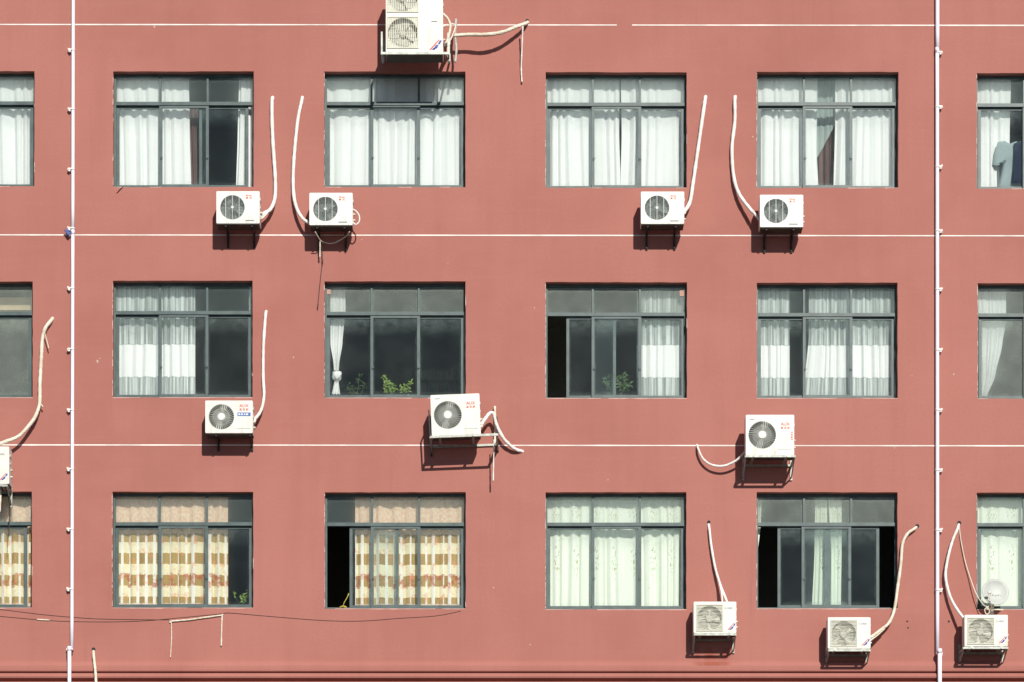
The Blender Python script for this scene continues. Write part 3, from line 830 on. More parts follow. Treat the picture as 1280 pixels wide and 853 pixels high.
def make_ac(kind, px0, px1, py0, py1, d, label, w, h, bracket, dep=.29, rot=0.0, fanrot=.0):
    """px: photo box of the front face; d: stand-off of the front face from the wall"""
    pc = P((px0+px1)/2, py1, -d)
    t = thing('air_conditioner', pc, label, 'air conditioner', 'air conditioner units on the wall')
    t.rotation_euler = (0, R(rot), 0)
    K = (kind, round(w, 3), round(h, 3), round(dep, 2))
    def part(name, mk, mats, loc=(0, 0, 0), key=None, par=None, fix=True):
        me = cached((K, name, key), lambda: mk().mesh(name, mats, (0, 0, 0), fix))
        o = link(name, me, par or t); o.location = loc; return o
    body = M['white_paint'] if kind == 'round' else M['warm_white']
    if kind == 'round': holes = [(-w*.130, h*.50, w*.284)]
    elif kind == 'spoke': holes = [(-w*.160, h*.50, min(w*.288, h*.395))]
    elif kind == 'square': holes = [(-w*.126, h*.485, min(w*.288, h*.395))]
    else: holes = [(-.205, .365, .265), (-.205, 1.0, .265)]
    cas = part('casing', lambda: casing_mesh(w, h, dep, holes), [body])
    for hi, (cx, cz, r) in enumerate(holes):
        def back():
            mb = MB(); yb = .13 if kind in ('round', 'spoke') else .10; mb.disc((0, 0), r*1.02, yb, yb+.005, 32); return mb
        part('coil', back, [M['coil_mid'] if kind == 'round' else M['coil'] if kind == 'spoke' else M['coil_light']], (cx, 0, cz))
        fm = M['blade'] if kind == 'round' else M['blade_dark'] if kind == 'spoke' else M['blade_cream']
        f = part('fan', lambda: fan_mesh(r, 3 if kind == 'round' else 4), [fm], (cx, .015 if kind != 'spoke' else .03, cz)); f.rotation_euler = (0, fanrot + hi*.6, 0)
        if kind == 'round':
            def g():
                mb = MB()
                for k in range(11): mb.ring((0, 0, 0), r*(.14 + .86*k/10.5), .0042, 40, 4)
                for k in range(8):
                    a = math.pi*k/8; mb.bar((-r*math.cos(a), .004, -r*math.sin(a)), (r*math.cos(a), .004, r*math.sin(a)), .004, .004)
                for s in (-.55, 0, .55):
                    zz = r*math.sqrt(1-s*s); mb.bar((s*r, -.006, -zz), (s*r, -.006, zz), .007, .006, 1)
                mb.disc((0, 0), r*.10, -.010, .002, 16, 1)
                return mb
            part('grille', g, [M['grille_dark'], M['white_paint']], (cx, .004, cz))
        elif kind == 'spoke':
            def g():
                mb = MB(); n = 34
                for k in range(n):
                    a = 2*math.pi*k/n; pts_ = []
                    for q in range(5):
                        f_ = .24 + .76*q/4; an = a + .28*(f_-.24)
                        pts_.append((r*f_*math.cos(an), -.004*math.sin(math.pi*q/4), r*f_*math.sin(an)))
                    for qi, (p_, q_) in enumerate(zip(pts_, pts_[1:])): mb.bar(p_, q_, .007 + .0032*qi, .006)
                for f_ in (.62, .985): mb.ring((0, 0, 0), r*f_, .0035, 40, 4)
                return mb
            part('grille', g, [M['spoke_grey']], (cx, .002, cz))
            def hb():
                mb = MB(); mb.disc((0, 0), r*.26, -.014, .008, 24); mb.ring((0, -.006, 0), r*.26, .006, 24, 4); return mb
            part('hub_cap', hb, [M['white_paint']], (cx, 0, cz))
        else:
            S = r*1.06 if kind == 'square' else .272
            def g():
                mb = MB(); n = 19 if kind == 'square' else 17
                for k in range(n):
                    v_ = -S + 2*S*(k+.5)/n
                    if kind == 'square': mb.bar((-S, -.008, v_), (S, -.008, v_), .0085, .007)
                    else: mb.bar((v_, -.008, -S), (v_, -.008, S), .0075, .009)
                for s in (-.5, 0, .5):
                    if kind != 'square': mb.bar((-S, -.003, s*S), (S, -.003, s*S), .006, .006)
                for s in (-1, 1):
                    mb.bar((s*S, -.006, -S-.006), (s*S, -.006, S+.006), .014, .012); mb.bar((-S-.006, -.0062, s*S), (S+.006, -.0062, s*S), .014, .012)
                # cream corner plate behind the wires with the round mouth cut out
                sq = [(x, z) for x, z in rrect(2*S, 2*S, .004, 1, 10)]; n_ = len(sq); i = len(mb.v)
                for x, z in sq: mb.v.append((x, -.002, z))
                for x, z in sq:
                    a = math.atan2(z, x); mb.v.append((r*.985*math.cos(a), -.002, r*.985*math.sin(a)))
                for k in range(n_): mb.face((i+k, i+(k+1)%n_, i+n_+(k+1)%n_, i+n_+k))
                return mb
            part('grille', g, [M['cream_plastic']], (cx, 0, cz))
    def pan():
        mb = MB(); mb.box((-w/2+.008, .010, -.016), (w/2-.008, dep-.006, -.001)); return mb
    part('base_pan_shade', pan, [M['pan']])  # plate added over the underside, coloured dark to imitate the shade there
    # service cover on the right of the front, seam lines
    if kind in ('round',):
        def pn():
            mb = MB(); mb.box((-w*.105, -.006, -h*.30), (w*.105, .002, h*.30)); mb.box((-w*.10, -.0075, -h*.30), (w*.10, -.005, -h*.275), 1); return mb
        part('service_panel', pn, [M['white_paint'], M['grille_dark']], (w*.275, 0, h*.38))
        o = link('lettering', cached('midea', lambda: text_mesh('Midea', .044, M['orange_ink'], bold=.0005)), t); o.location = (w*.25, -.002, h*.865)
        o = link('lettering', cached('midea2', lambda: text_mesh('美  的', .042, M['orange_ink'], bold=.0005)), t); o.location = (w*.25, -.002, h*.785)
    elif kind == 'spoke':
        def pn():
            mb = MB(); mb.box((-w*.14, -.003, 0), (w*.14, .002, .006)); return mb
        part('panel_seam', pn, [M['grille_dark']], (w*.30, 0, h*.14))
        sz = .076
        o = link('lettering', cached(('aux', sz), lambda: text_mesh('AUX', sz, M['red_ink'], bold=.001)), t); o.location = (w*.315, -.002, h*(.765 if h > .65 else .835))
        o = link('lettering', cached(('aux2', sz), lambda: text_mesh('奥 克 斯', sz*.60, M['red_ink'], bold=.0005)), t); o.location = (w*.315, -.002, h*(.765 if h > .65 else .835) - .068)
    elif kind == 'square':
        o = link('lettering', cached('gree', lambda: text_mesh('G GREE', .042, M['grey_ink'])), t); o.location = (w*.315, -.002, h*.79)
        part('emblem', logo_flash, [M['blue_ink'], M['red_ink']], (w*.29, -.002, h*.10), fix=False)
        def pn():
            mb = MB(); mb.box((-w*.11, -.003, 0), (w*.11, .002, .004)); mb.box((-w*.115-.006, -.002, 0), (-w*.115, .002, h*.86)); return mb
        part('panel_seam', pn, [M['cream_plastic']], (w*.33, 0, h*.055))
    else:
        def nm():
            mb = MB(); mb.box((-.05, -.003, 0), (.05, .002, .014)); return mb
        part('name_plate', nm, [M['grey_ink']], (.35, 0, .555))
        part('emblem', lambda: logo_flash(1.5), [M['blue_ink'], M['red_ink']], (.26, -.002, .06), fix=False)
    # side valves
    for k, zf in enumerate((.42, .24)):
        def vv():
            mb = MB(); mb.tube([(0, 0, 0), (.022, 0, 0), (.022, 0, 0), (.040, 0, 0)], [.022, .022, .014, .014], 8); mb.tube([(.03, 0, 0), (.03, -.035, 0)], .011, 8); return mb
        part('valve', vv, [M['wrap_cream']], (w/2-.002, dep*.55, h*zf))
    def hd():
        mb = MB(); mb.box((0, -.07, -.02), (.012, .07, .02)); mb.box((0, -.05, -.15), (.01, .05, -.12)); return mb
    part('side_handle', hd, [M['cream_plastic']], (w/2-.001, dep*.42, h*.78))
    # bracket
    bm_ = MB()
    dw = d      # distance front face -> wall, local y of the wall plane = d
    if bracket[0] == 'arms':
        for xo in bracket[1]:
            def arm():
                mb = MB()
                mb.bar((0, .03, -.03), (0, dw, -.03), .032, .028); mb.bar((0, dw-.016, .02), (0, dw-.016, -bracket[2]), .036, .030)
                mb.bar((0, .10, -.045), (0, dw-.03, -bracket[2]*.72), .018, .022); mb.disc((0, -bracket[2]+.03), .014, dw-.05, dw-.03, 8)
                return mb
            part('bracket_arm', arm, [M['black_steel']], (xo, 0, 0), key=(round(d, 3), bracket[2]))
    else:
        xl, xr, drop, fo = bracket[1]
        z = -.036
        bm_.bar((xl, -fo, z), (xr, -fo, z), .022, .040)
        if kind != 'double': bm_.bar((xl, dw-.02, z), (xr, dw-.02, z), .03, .036)
        for xo in (xl, xr):
            if kind == 'double':
                bm_.bar((xo, -fo, z-.002), (xo, .30, z-.002), .032, .034); bm_.bar((xo, .30, z-.002), (xo, dw-.016, .16), .030, .032)
                bm_.bar((xo, dw-.016, .14), (xo, dw-.016, .55), .036, .030); continue
            bm_.bar((xo, -fo, z-.002), (xo, dw, z-.002), .032, .034)
            bm_.bar((xo, dw-.016, .12), (xo, dw-.016, -drop), .036, .030)
            bm_.bar((xo, .0, z-.02), (xo, dw-.03, -drop*.85), .020, .024)
        for f_ in (() if kind == 'double' else (.16, .84)):
            xo = -w/2 + w*f_
            bm_.bar((xo, -fo+.0, z+.026), (xo, dw-.04, z+.026), .045, .020)
            bm_.disc((xo, z-.002), .016, -fo-.02, -fo-.008, 8)
        part('bracket', lambda: bm_, [M['steel']], key=('frame', round(d, 3), bracket[1]))
    return t

arms = ('arms', (-.245, .235), .30)
make_ac('round', 270, 325, 238.5, 279.5, .48, 'small white fan unit below the window with maroon drape, hose on its right', .765, .57, ('arms', (-.22, .245), .27), fanrot=.3)
make_ac('round', 386.5, 441, 240.5, 281.5, .48, 'small white fan unit with white cable loop on its right side, hose on its left', .765, .57, arms, fanrot=1.4)
make_ac('round', 801, 855.5, 239, 280, .47, 'small white fan unit with hose rising from its right, right of centre', .765, .57, ('arms', (-.26, .235), .30), fanrot=2.2)
make_ac('round', 950, 1004, 243, 284, .47, 'small white fan unit with long hose joining its left side, upper right', .765, .57, ('arms', (-.265, .215), .30), fanrot=.9)
make_ac('spoke', 256, 316.5, 500, 541.5, .45, 'white unit with blue banner sticker and radial fan grille under middle row window', .84, .575, ('arms', (-.23, .37), .20), fanrot=.4)
make_ac('spoke', 539, 602, 491, 544, .60, 'tilted white unit with radial grille on a wide steel bracket', .865, .72, ('frame', (-.46, .72, .16, .06)), rot=-2.2, fanrot=.7)
make_ac('spoke', 931.5, 993.5, 518, 569, .57, 'white unit with radial grille and curved thin hose on its left', .855, .71, ('frame', (-.43, .43, .30, .055)), fanrot=.2)
make_ac('square', 866.5, 921, 752, 791.5, .44, 'cream square grilled unit right of the fully curtained flowered window', .755, .555, ('frame', (-.36, .36, .27, .055)), fanrot=.1)
make_ac('square', 1034, 1089, 771.5, 811, .44, 'cream square grilled unit below the window opened at both ends', .755, .555, ('frame', (-.36, .36, .22, .03)), fanrot=1.0)
make_ac('square', 1205, 1260.5, 768.5, 808, .46, 'cream square grilled unit with satellite dish behind its top', .765, .555, ('frame', (-.40, .37, .24, .03)), fanrot=1.9)
make_ac('square', -47, 12, 557, 605, .46, 'white unit cut off by the left edge of the picture', .82, .66, ('frame', (-.37, .37, .30, .02)), fanrot=.5)
make_ac('double', 481.5, 554.5, -29, 67, .74, 'large white double fan unit standing on a steel bracket at the top', 1.005, 1.33, ('frame', (-.57, .60, .10, .09)), dep=.36, fanrot=.3)

# blue sticker on the banner unit, bracket uprights of the two wide brackets
for ob in [o for o in sc.objects if o.name.startswith('air_conditioner')]:
    if 'blue banner' in ob['label']:
        mb = MB(); mb.box((.150, -.003, .300), (.382, .001, .362))
        for k, (a, b) in enumerate(((.166, .200), (.214, .245), (.262, .282), (.296, .340))): mb.box((a, -.004, .316), (b, .0, .346), 1)
        link('sticker', mb.mesh('sticker', [M['banner_blue'], M['white_paint']]), ob)
    if 'tilted white unit' in ob['label']:
        mb = MB(); d = .60
        mb.bar((-.46, -.05, -.04), (-.47, -.05, .44), .025, .025); mb.bar((-.47, -.05, .44), (-.47, d-.02, .44), .02, .02); mb.bar((-.46, d-.02, -.2), (-.47, d-.02, .44), .03, .03)
        mb.bar((.72, d-.02, -.16), (.72, d-.02, .46), .04, .03)
        link('guard_frame', mb.mesh('guard_frame', [M['black_steel']]), ob)
        mb = MB(); mb.box((-.36, -.003, .645), (-.27, .001, .655)); link('name_plate', mb.mesh('name_plate', [M['grey_ink']]), ob)
    if 'curved thin hose' in ob['label']:
        mb = MB(); mb.box((-.355, -.003, .62), (-.275, .001, .63)); link('name_plate', mb.mesh('name_plate', [M['grey_ink']]), ob)
        mb = MB()
        for k in range(4): mb.poly([(.375+rnd.uniform(-.012,.012), -.002, .26+.04*k), (.40, -.002, .265+.04*k), (.395, -.002, .295+.04*k), (.375, -.002, .285+.04*k)])
        link('red_scrawl', mb.mesh('red_scrawl', [M['red_ink']], (0,0,0), False), ob)
    if 'double fan' in ob['label']:
        mb = MB(); d = .74
        mb.bar((-.57, -.07, -.03), (-.57, -.07, .34), .03, .03); mb.bar((-.57, -.07, .34), (-.57, d, .30), .025, .025)
        mb.bar((.60, .1, -.10), (.60, .1, .40), .045, .045); mb.bar((.60, .1, .36), (.60, d, .36), .03, .03)
        link('guard_frame', mb.mesh('guard_frame', [M['steel']]), ob)

# ------------------------------------------------------------------ hoses, cables, ropes
def hose(pts, r, mat, label, name='hose', cat='hose', group=None, wraps=True, extra=(), jit=.10):
    """pts: (px, py, depth) with depth negative = out of the wall"""
    path = spline([P(a, b, y) for a, b, y in pts], 8)
    mb = MB(); mb.tube(path, r, 8, 0, True, jit)
    for e in extra:
        mb.tube(spline([P(a, b, y) for a, b, y in e[0]], 7), e[1], 6, 0, True, jit)
    og = path[0]
    o = link(name, mb.mesh(name, [M[mat]], og), None, og)
    return tag(o, label, cat, group)
G = 'insulated hoses to the fan units'
hose([(341,122,.02),(340,127,-.05),(340,150,-.05),(341.5,185,-.05),(344,222,-.06),(343.5,248,-.10),(338,262,-.16),(330,267,-.22),(324,272,-.30)], .033, 'wrap_white', 'white wrapped hose falling beside the window to a fan unit on its left, upper left', group=G, extra=(([(336,264,-.2),(330,271,-.26),(324,276,-.3)], .016),))
hose([(378,122,.02),(377,127,-.05),(372,152,-.05),(367.5,198,-.06),(366.5,235,-.08),(370,258,-.13),(378,273,-.2),(388,280,-.28)], .031, 'wrap_white', 'white wrapped hose curving right into the fan unit with a cable loop', group=G)
hose([(882,121,.02),(881,127,-.05),(877,155,-.05),(872,190,-.06),(866.5,228,-.08),(862,254,-.14),(853,268,-.26)], .033, 'wrap_white', 'white wrapped hose slanting down to the unit right of centre', group=G)
hose([(919,121,.02),(918.5,127,-.05),(918.5,152,-.05),(915,185,-.06),(917,220,-.08),(924,243,-.12),(938,262,-.19),(942,266,-.22)], .032, 'wrap_white', 'white wrapped hose with grey end, bowed out left of its unit, upper right', group=G, extra=(([(941,265,-.21),(952,278,-.30)], .026),))
hose([(66,398,.02),(63,402,-.04),(56.5,411,-.07),(53,425,-.06),(51.5,450,-.06),(50,480,-.07),(49.5,504,-.09),(45,519,-.12),(38,530,-.16),(24,545,-.22),(8,552,-.28),(-8,557,-.32)], .034, 'wrap_cream', 'long cream wrapped hose with frayed top near the left edge', group=G, extra=(([(55,414,-.09),(58,424,-.1),(61,436,-.09)], .010), ([(49,503,-.1),(54,509,-.1)], .012)))
hose([(333,390,.02),(332,394,-.04),(329.5,430,-.05),(329,470,-.05),(330,495,-.07),(326,514,-.13),(316,527,-.24)], .028, 'wrap_white', 'cream hose running down to the unit with the blue sticker', group=G, extra=(([(320,520,-.2),(319,528,-.24),(316,532,-.26)], .010),))
hose([(600,534,-.32),(606,525,-.30),(612,517,-.26),(617,518,-.22),(621,532,-.18),(630,549,-.14),(643,561,-.08),(654,565,.02)], .030, 'wrap_white', 'white hose humped up beside the tilted unit and into the wall', group=G, extra=(([(602,528,-.3),(607,521,-.28),(613,515,-.25)], .014),))
hose([(871,556,.02),(873,562,-.09),(879,574,-.11),(890,581.5,-.13),(905,582.5,-.16),(920,576,-.2),(932,564,-.28)], .020, 'wrap_white', 'thin white hose hanging in a curve left of its unit', group=G)
hose([(885.5,654,.03),(887,664,-.05),(889,682,-.06),(894,710,-.08),(901,733,-.14),(909,753,-.28)], .024, 'wrap_white', 'white hose leaving a hole beside the flowered window, down to the unit top', group=G, extra=(([(899,728,-.13),(902,742,-.2),(903,755,-.28)], .014),))
hose([(1146,659,.03),(1142,662,-.05),(1134,668,-.06),(1128,681,-.06),(1126,705,-.06),(1122,735,-.06),(1118,762,-.08),(1111,779,-.13),(1099,789,-.19),(1086,799,-.28)], .028, 'wrap_cream', 'cream hose passing the black window gap down to a square grilled unit', group=G, extra=(([(1106,786,-.17),(1096,795,-.22),(1086,802,-.28)], .014),))
hose([(1198.5,655,.03),(1197,661,-.05),(1190,678,-.07),(1184,702,-.09),(1182,722,-.10),(1187,744,-.13),(1195,760,-.18),(1206,775,-.28)], .026, 'wrap_white', 'white hose bowed left toward the violet pipe above the unit with dish', group=G)
hose([(660,28,.03),(656,30,-.10),(645,34,-.20),(628,40.5,-.28),(608,43.5,-.32),(585,43.5,-.30),(567,45,-.30)], .032, 'wrap_cream', 'cream hose sagging from the wall to the double fan unit', group=G, extra=(([(553,17,-.45),(560,24,-.42),(563,34,-.4),(560,48,-.42),(556,58,-.45)], .022), ([(562,30,-.4),(569,32,-.38),(566,44,-.38),(559,57,-.42)], .014)))
hose([(117,813,.03),(117,818,-.04),(118,828,-.11),(119.5,843,-.165),(121,875,-.17)], .026, 'wrap_cream', 'short white hose coming out of a hole by the bottom ledge', group=G)
for o_ in ():
    pass
gl = 'cables strung on the wall'
hose([(-60,757,-.006),(0,762,-.006),(50,768,-.006),(88,771.5,-.006),(130,774,-.006),(212,775,-.006)], .0038, 'black_cable', 'upper of the two thin dark cables crossing the wall at lower left', 'cable', 'cable', gl, jit=0)
hose([(-60,765,-.006),(0,770.5,-.006),(50,775,-.006),(88,777,-.006),(140,777.5,-.006),(180,776.2,-.006),(213,773.5,-.006),(276,767.5,-.008),(286,766.3,-.008),(330,770,-.006),(400,775.5,-.006),(450,776.5,-.006),(500,773,-.006),(545,770,-.006),(576,764,-.006)], .0038, 'black_cable', 'long thin dark cable sagging below two bottom row windows', 'cable', 'cable', gl, jit=0)
hose([(213,779,-.014),(214,777,-.018),(230,775.5,-.018),(236,775,-.018),(250,773,-.018),(276,769.5,-.018),(277.5,770,-.018),(277,785,-.018),(276.5,808,-.014)], .014, 'wrap_cream', 'cream taped strip along the cable with its end hanging down', 'tape', 'tape', jit=.2)
hose([(214,777,-.014),(214.5,795,-.014),(213.5,815,-.012),(213,822,-.012)], .009, 'wrap_cream', 'thin cream string hanging from the taped cable strip', 'string', 'string', jit=.3)
hose([(46,774.5,-.012),(54,775,-.012),(62,775.5,-.012)], .011, 'wrap_cream', 'short pale tape wrap on the cable near the left pipe', 'tape', 'tape')
hose([(653.5,33,-.22),(652.5,60,-.12),(651.5,85,-.05),(652.5,103,-.04)], .013, 'wrap_white', 'white string dangling under the sagging cream hose', 'string', 'string', jit=.3)
hose([(570,24,-.30),(569,45,-.29),(570.5,62,-.28),(569,78,-.27)], .022, 'grey_lag', 'grey upright tube behind the double fan unit', 'tube', 'tube')
hose([(618.5,508,-.06),(619,530,-.06),(618.5,555,-.07)], .022, 'wrap_cream', 'short upright cream tube on the wide bracket end', 'tube', 'tube')
hose([(617.5,550,-.30),(617,575,-.26),(616.5,602,-.22)], .012, 'wrap_white', 'white strap hanging straight from the wide bracket', 'string', 'strap', jit=.2)
hose([(441,262,-.35),(445,264,-.36),(449,270,-.36),(449,277,-.36),(445,281,-.36),(441,278,-.35)], .012, 'wrap_white', 'white cable loop at the side of a small fan unit', 'cable', 'cable')
hose([(394,290,-.40),(398,297,-.30),(401,301,-.2),(408,304,-.14),(414,304.5,-.12),(420,303,-.14),(432,296,-.25),(437,290,-.4)], .009, 'wrap_cream', 'pale wire slung beneath the small fan unit with a loop', 'cable', 'cable')
hose([(400,300,-.2),(400,312,-.14),(399.8,322,-.10)], .013, 'wrap_cream', 'pale tape end hanging beneath the small fan unit', 'string', 'string', jit=.2)
hose([(402,302,-.12),(403,325,-.05),(401,345,-.03),(399,365,-.03),(397,386,-.03)], .006, 'black_cable', 'thin dark wire hanging beside the top corner of the plant window', 'cable', 'cable', gl, extra=(([(403,324,-.05),(403.3,330,-.05)], .011), ([(397.6,380,-.03),(397,386,-.03)], .011)))
hose([(1199,657,-.0),(1201,675,-.03),(1206,700,-.04),(1212,720,-.06),(1220,742,-.12),(1229,756,-.2),(1234,759,-.24),(1237,765,-.24),(1233,768,-.24),(1231,762,-.24),(1236,758,-.24)], .009, 'wrap_cream', 'thin pale cable from the hole to the satellite dish', 'cable', 'cable', jit=.1)
hose([(5,603,-.3),(11,625,-.2),(11.5,645,-.12),(11,672,-.12)], .008, 'black_cable', 'thin reddish wire hanging under the unit at the left edge', 'cable', 'cable', gl)
hose([(0,600,-.3),(0.5,620,-.3),(-.5,640,-.3)], .02, 'wrap_cream', 'pale drain tube at the left edge beneath the cut off unit', 'tube', 'tube')
hose([(155,233,.0),(151,236,-.02),(146,241.5,-.01)], .006, 'black_cable', 'short dark twig of wire under the window with maroon drape', 'cable', 'cable', gl)
hose([(429,758,.06),(430,754,.02),(434,747,.03),(436,742,.06)], .007, 'yellow', 'yellow cord with a crumpled end on the open window sill', 'cord', 'cord', extra=(([(425,759.5,.04),(429,758,.02),(433,759.5,.04)], .014), ([(427,758,.05),(431,759.5,.02)], .014)))

# holes in the wall where hoses enter
hb = MB()
for px, py, r_ in ((886,653.5,.030),(1146.5,658.5,.036),(1199,654.5,.036),(117,812.5,.034),(659,27,.034)):
    p = P(px, py); hb = MB(); hb.disc((p.x, p.z+.008), r_, -.006, .01, 20); hb.build('pipe_hole', [M['dark_hole']], building)
# rusty run below the unit beside the flowered window
t_ = NT('rust_run'); o_ = t_.co(); gx = t_.n('ShaderNodeSeparateXYZ'); t_.l(t_.co('Generated'), gx.inputs[0])
fx = t_.ramp(t_.math('ABSOLUTE', t_.math('SUBTRACT', gx.outputs[0], .5)), .5, .2); fz = t_.math('MULTIPLY', t_.ramp(gx.outputs[2], 0, .25), t_.ramp(gx.outputs[2], 1, .7))
fac = t_.math('MULTIPLY', t_.math('MULTIPLY', fx, fz), t_.ramp(t_.noise(o_, 2.6, 4, .6, (1, 1, .5)), .34, .66, 0, .62))
tr_ = t_.n('ShaderNodeBsdfTransparent'); mx_ = t_.n('ShaderNodeMixShader'); t_.l(fac, mx_.inputs[0]); t_.l(tr_.outputs[0], mx_.inputs[1]); t_.l(t_.princ((.42, .10, .055), .9), mx_.inputs[2])
M['rust_run'] = t_.done(mx_.outputs[0])
p, q = P(862, 827.4), P(920, 806); mb = MB(); mb.quad((p.x, -.005, p.z), (q.x, -.005, p.z), (q.x, -.005, q.z), (p.x, -.005, q.z))
mb.build('rust_stain', [M['rust_run']], building, fixn=False)
mb = MB(); xa, xb = P(862, 0).x, P(920, 0).x
for (y0, z0), (y1, z1) in zip(ledge_pts[:4], ledge_pts[1:4]): mb.quad((xa, y0-.005, z0), (xb, y0-.005, z0), (xb, y1-.005, z1), (xa, y1-.005, z1))
mb.build('rust_stain', [M['rust_run']], building, fixn=False)

# ------------------------------------------------------------------ drainpipes
def drain(segs, clips, label, side):
    b = P(segs[-1][2], 0, -.055); base = Vector((b.x, -.055, 0))
    t = thing('drainpipe', base, label, 'drainpipe', 'violet drainpipes')
    for (xa, ya, xb, yb, r) in segs:
        mb = MB(); pa, pb = P(xa, ya, -.055), P(xb, yb, -.055); pa.y = pb.y = -.055 if ya < 800 else -.165
        n = 14; path = [pa.lerp(pb, k/n) for k in range(n+1)]
        mb.tube(path, r, 14)
        link('pipe', mb.mesh('pipe', [M['pipe_violet']], base), t)
        mb = MB(); mb.tube([pa + Vector((0,0,-.05)), pa + Vector((0,0,.03))], r*1.14, 14); link('coupling', mb.mesh('coupling', [M['pipe_violet']], base), t)
    for (px, py) in clips:
        c = P(px, py, -.05); mb = MB(); c.y = -.05 if py < 805 else -.11
        sgn = side
        mb.tube([c + Vector((0,0,-.014)), c + Vector((0,0,.014))], .044, 12)
        mb.box((c.x + sgn*.03, -.060, c.z-.030), (c.x + sgn*(.070 + rnd.uniform(0, .015)), 0, c.z+.026))
        mb.tube([(c.x+sgn*.06, -.075, c.z+.005), (c.x+sgn*.06, -.03, c.z+.005)], .012, 6)
        mb.tube(spline([(c.x+sgn*.05, -.065, c.z+.02), (c.x+sgn*(.085), -.07, c.z+.01+rnd.uniform(-.02,.02)), (c.x+sgn*.05, -.065, c.z-.04)], 4), .008, 5)
        link('pipe_clip', mb.mesh('pipe_clip', [M['clip_white']], base), t)
    return t
drain([(92, -260, 91, 290, .0315), (91, 290, 89.8, 812, .0315), (88, 812, 87.6, 1500, .034)], [(90.7 - .002*(y-200)*1.3, y) for y in (63,137,212,286,361,437,513,587,662,737,813)], 'violet white drainpipe with clips on its left, leftmost pipe', -1)
drain([(1171.5, -260, 1171.8, 62, .036), (1171.5, 62, 1171.8, 815, .0335), (1173.5, 815, 1173.8, 1500, .037)], [(1172, y) for y in (66,134,209,289,362,438,513,588,663,738,818)], 'violet white drainpipe with clips on its right, toward the right edge', 1)
p = P(85.5, 291, -.09); mb = MB()
for k in range(5):
    c = p + Vector((rnd.uniform(-.03,.03), rnd.uniform(-.01,.01), rnd.uniform(-.03,.03)))
    mb.tube(spline([c + Vector((rnd.uniform(-.05,.05), 0, rnd.uniform(-.05,.05))) for _ in range(4)], 4), .014, 6, 0, True, .3)
tag(mb.build('rag', [M['rag_blue']], None, p), 'crumpled blue rag tied on the left drainpipe', 'rag')

# ------------------------------------------------------------------ satellite dish
dc = P(1243.5, 741.5, -.16); base = P(1240, 766, -.10)
base.y = 0
dt = thing('satellite_dish', base, 'small pale grey satellite dish before the flowered window', 'satellite dish')
mb = MB(); segs = 32; rings = 7; rad = .245
nrm = Vector((.10, -1, .18)).normalized(); ux = Vector((1, 0, 0)); ux = (ux - nrm*ux.dot(nrm)).normalized(); uz = ux.cross(nrm) * -1
if uz.z < 0: uz = -uz
for back in (0, 1):
    for k in range(rings+1):
        f = k/rings; dd = .055*(f*f) - back*.006
        for q in range(segs):
            a = 2*math.pi*q/segs
            mb.v.append(tuple(dc + (ux*math.cos(a)+uz*math.sin(a))*rad*f + nrm*dd))
    i0 = back*(rings+1)*segs
    for k in range(rings):
        for q in range(segs): mb.face((i0+k*segs+q, i0+k*segs+(q+1)%segs, i0+(k+1)*segs+(q+1)%segs, i0+(k+1)*segs+q), 0, True)
for q in range(segs):
    a, b = rings*segs+q, rings*segs+(q+1)%segs; o_ = (rings+1)*segs
    mb.face((a, b, b+o_, a+o_))
link('reflector', mb.mesh('reflector', [M['dish']], base), dt)
mb = MB(); f0 = P(1236, 741, -.36)
mb.tube([P(1240, 763, -.18), f0], .010, 6); link('feed_arm', mb.mesh('feed_arm', [M['wrap_cream']], base), dt)
mb = MB(); mb.tube([f0 + Vector((-.02, -.01, .0)), f0 + Vector((.03, .04, .005))], .026, 8); link('feed_horn', mb.mesh('feed_horn', [M['clip_white']], base), dt)
mb = MB(); mb.bar(P(1233, 761.5, -.14), P(1254, 762.5, -.14), .03, .022); mb.bar(P(1240, 763, -.14), P(1240, 763, 0), .03, .03); mb.tube([P(1241, 763, -.13), P(1243, 748, -.15)], .014, 8)
mb.box((base.x-.05, -.012, base.z-.02), (base.x+.05, .0, base.z+.12)); link('mount', mb.mesh('mount', [M['wrap_cream']], base), dt)
dots = MB()
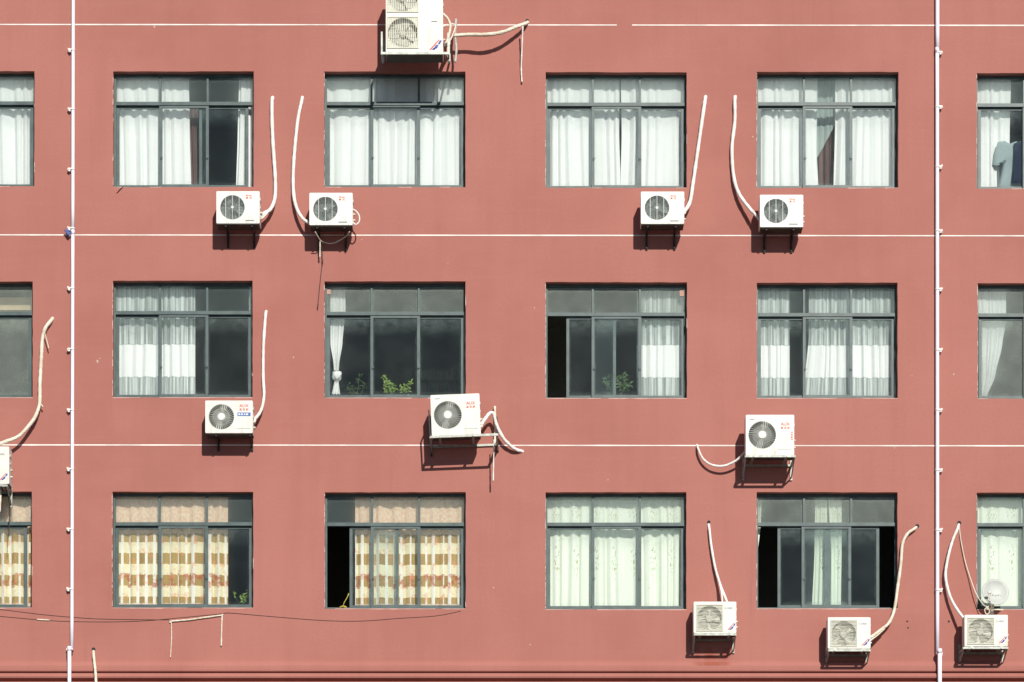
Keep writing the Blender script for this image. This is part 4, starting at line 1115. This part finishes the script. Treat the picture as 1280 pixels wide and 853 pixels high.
for k in range(5):
    c = dc + ux*(-.09+.05*k) + uz*(-.05+.008*(k % 2)) + nrm*.014
    dots.poly([tuple(c - ux*.014 - uz*.012), tuple(c + ux*.014 - uz*.012), tuple(c + ux*.014 + uz*.012), tuple(c - ux*.014 + uz*.012)])
link('printed_mark', dots.mesh('printed_mark', [M['grille_dark']], base, False), dt)

# ------------------------------------------------------------------ ground
mb = MB(); mb.quad((-600,-600,0),(600,-600,0),(600,600,0),(-600,600,0))
g = mb.build('street_ground', [M['asphalt']], None, (0, 0, 0), False); g['kind'] = 'structure'; g['label'] = 'grey asphalt street'

# ------------------------------------------------------------------ light
to_sun = Vector((.25, -1, .60)).normalized()
w = bpy.data.worlds.new('World'); sc.world = w; w.use_nodes = True
nt = w.node_tree; bgn = nt.nodes['Background']
sky = nt.nodes.new('ShaderNodeTexSky'); sky.sky_type = 'NISHITA'; sky.sun_disc = False
sky.sun_elevation = math.asin(to_sun.z); sky.sun_rotation = math.atan2(to_sun.x, to_sun.y)
sky.air_density = .45; sky.dust_density = .35; sky.ozone_density = 2.0
nt.links.new(sky.outputs[0], bgn.inputs[0]); bgn.inputs[1].default_value = .068
sd = bpy.data.lights.new('sun', 'SUN'); sd.energy = 5.0; sd.angle = R(.5); sd.color = (1, .955, .88)
so = bpy.data.objects.new('sun', sd); COL.objects.link(so); so.location = (10, -40, 45)
so.rotation_euler = (-to_sun).to_track_quat('-Z', 'Y').to_euler()

cd = bpy.data.cameras.new('camera'); co_ = bpy.data.objects.new('camera', cd); COL.objects.link(co_)
co_.location = CAM; co_.rotation_euler = (R(90), 0, 0)
cd.sensor_width = 36; cd.lens = 36 * DIST / (1280 / SC); cd.shift_y = (ZC - ZCAM) / (1280 / SC)
cd.clip_start = .5; cd.clip_end = 3000
sc.camera = co_
sc.view_settings.view_transform = 'Standard'; sc.view_settings.look = 'None'; sc.view_settings.gamma = 1
sc.view_settings.use_curve_mapping = False; sc.view_settings.exposure = 0
sc.cycles.max_bounces = 10; sc.cycles.transparent_max_bounces = 16; sc.cycles.use_denoising = True
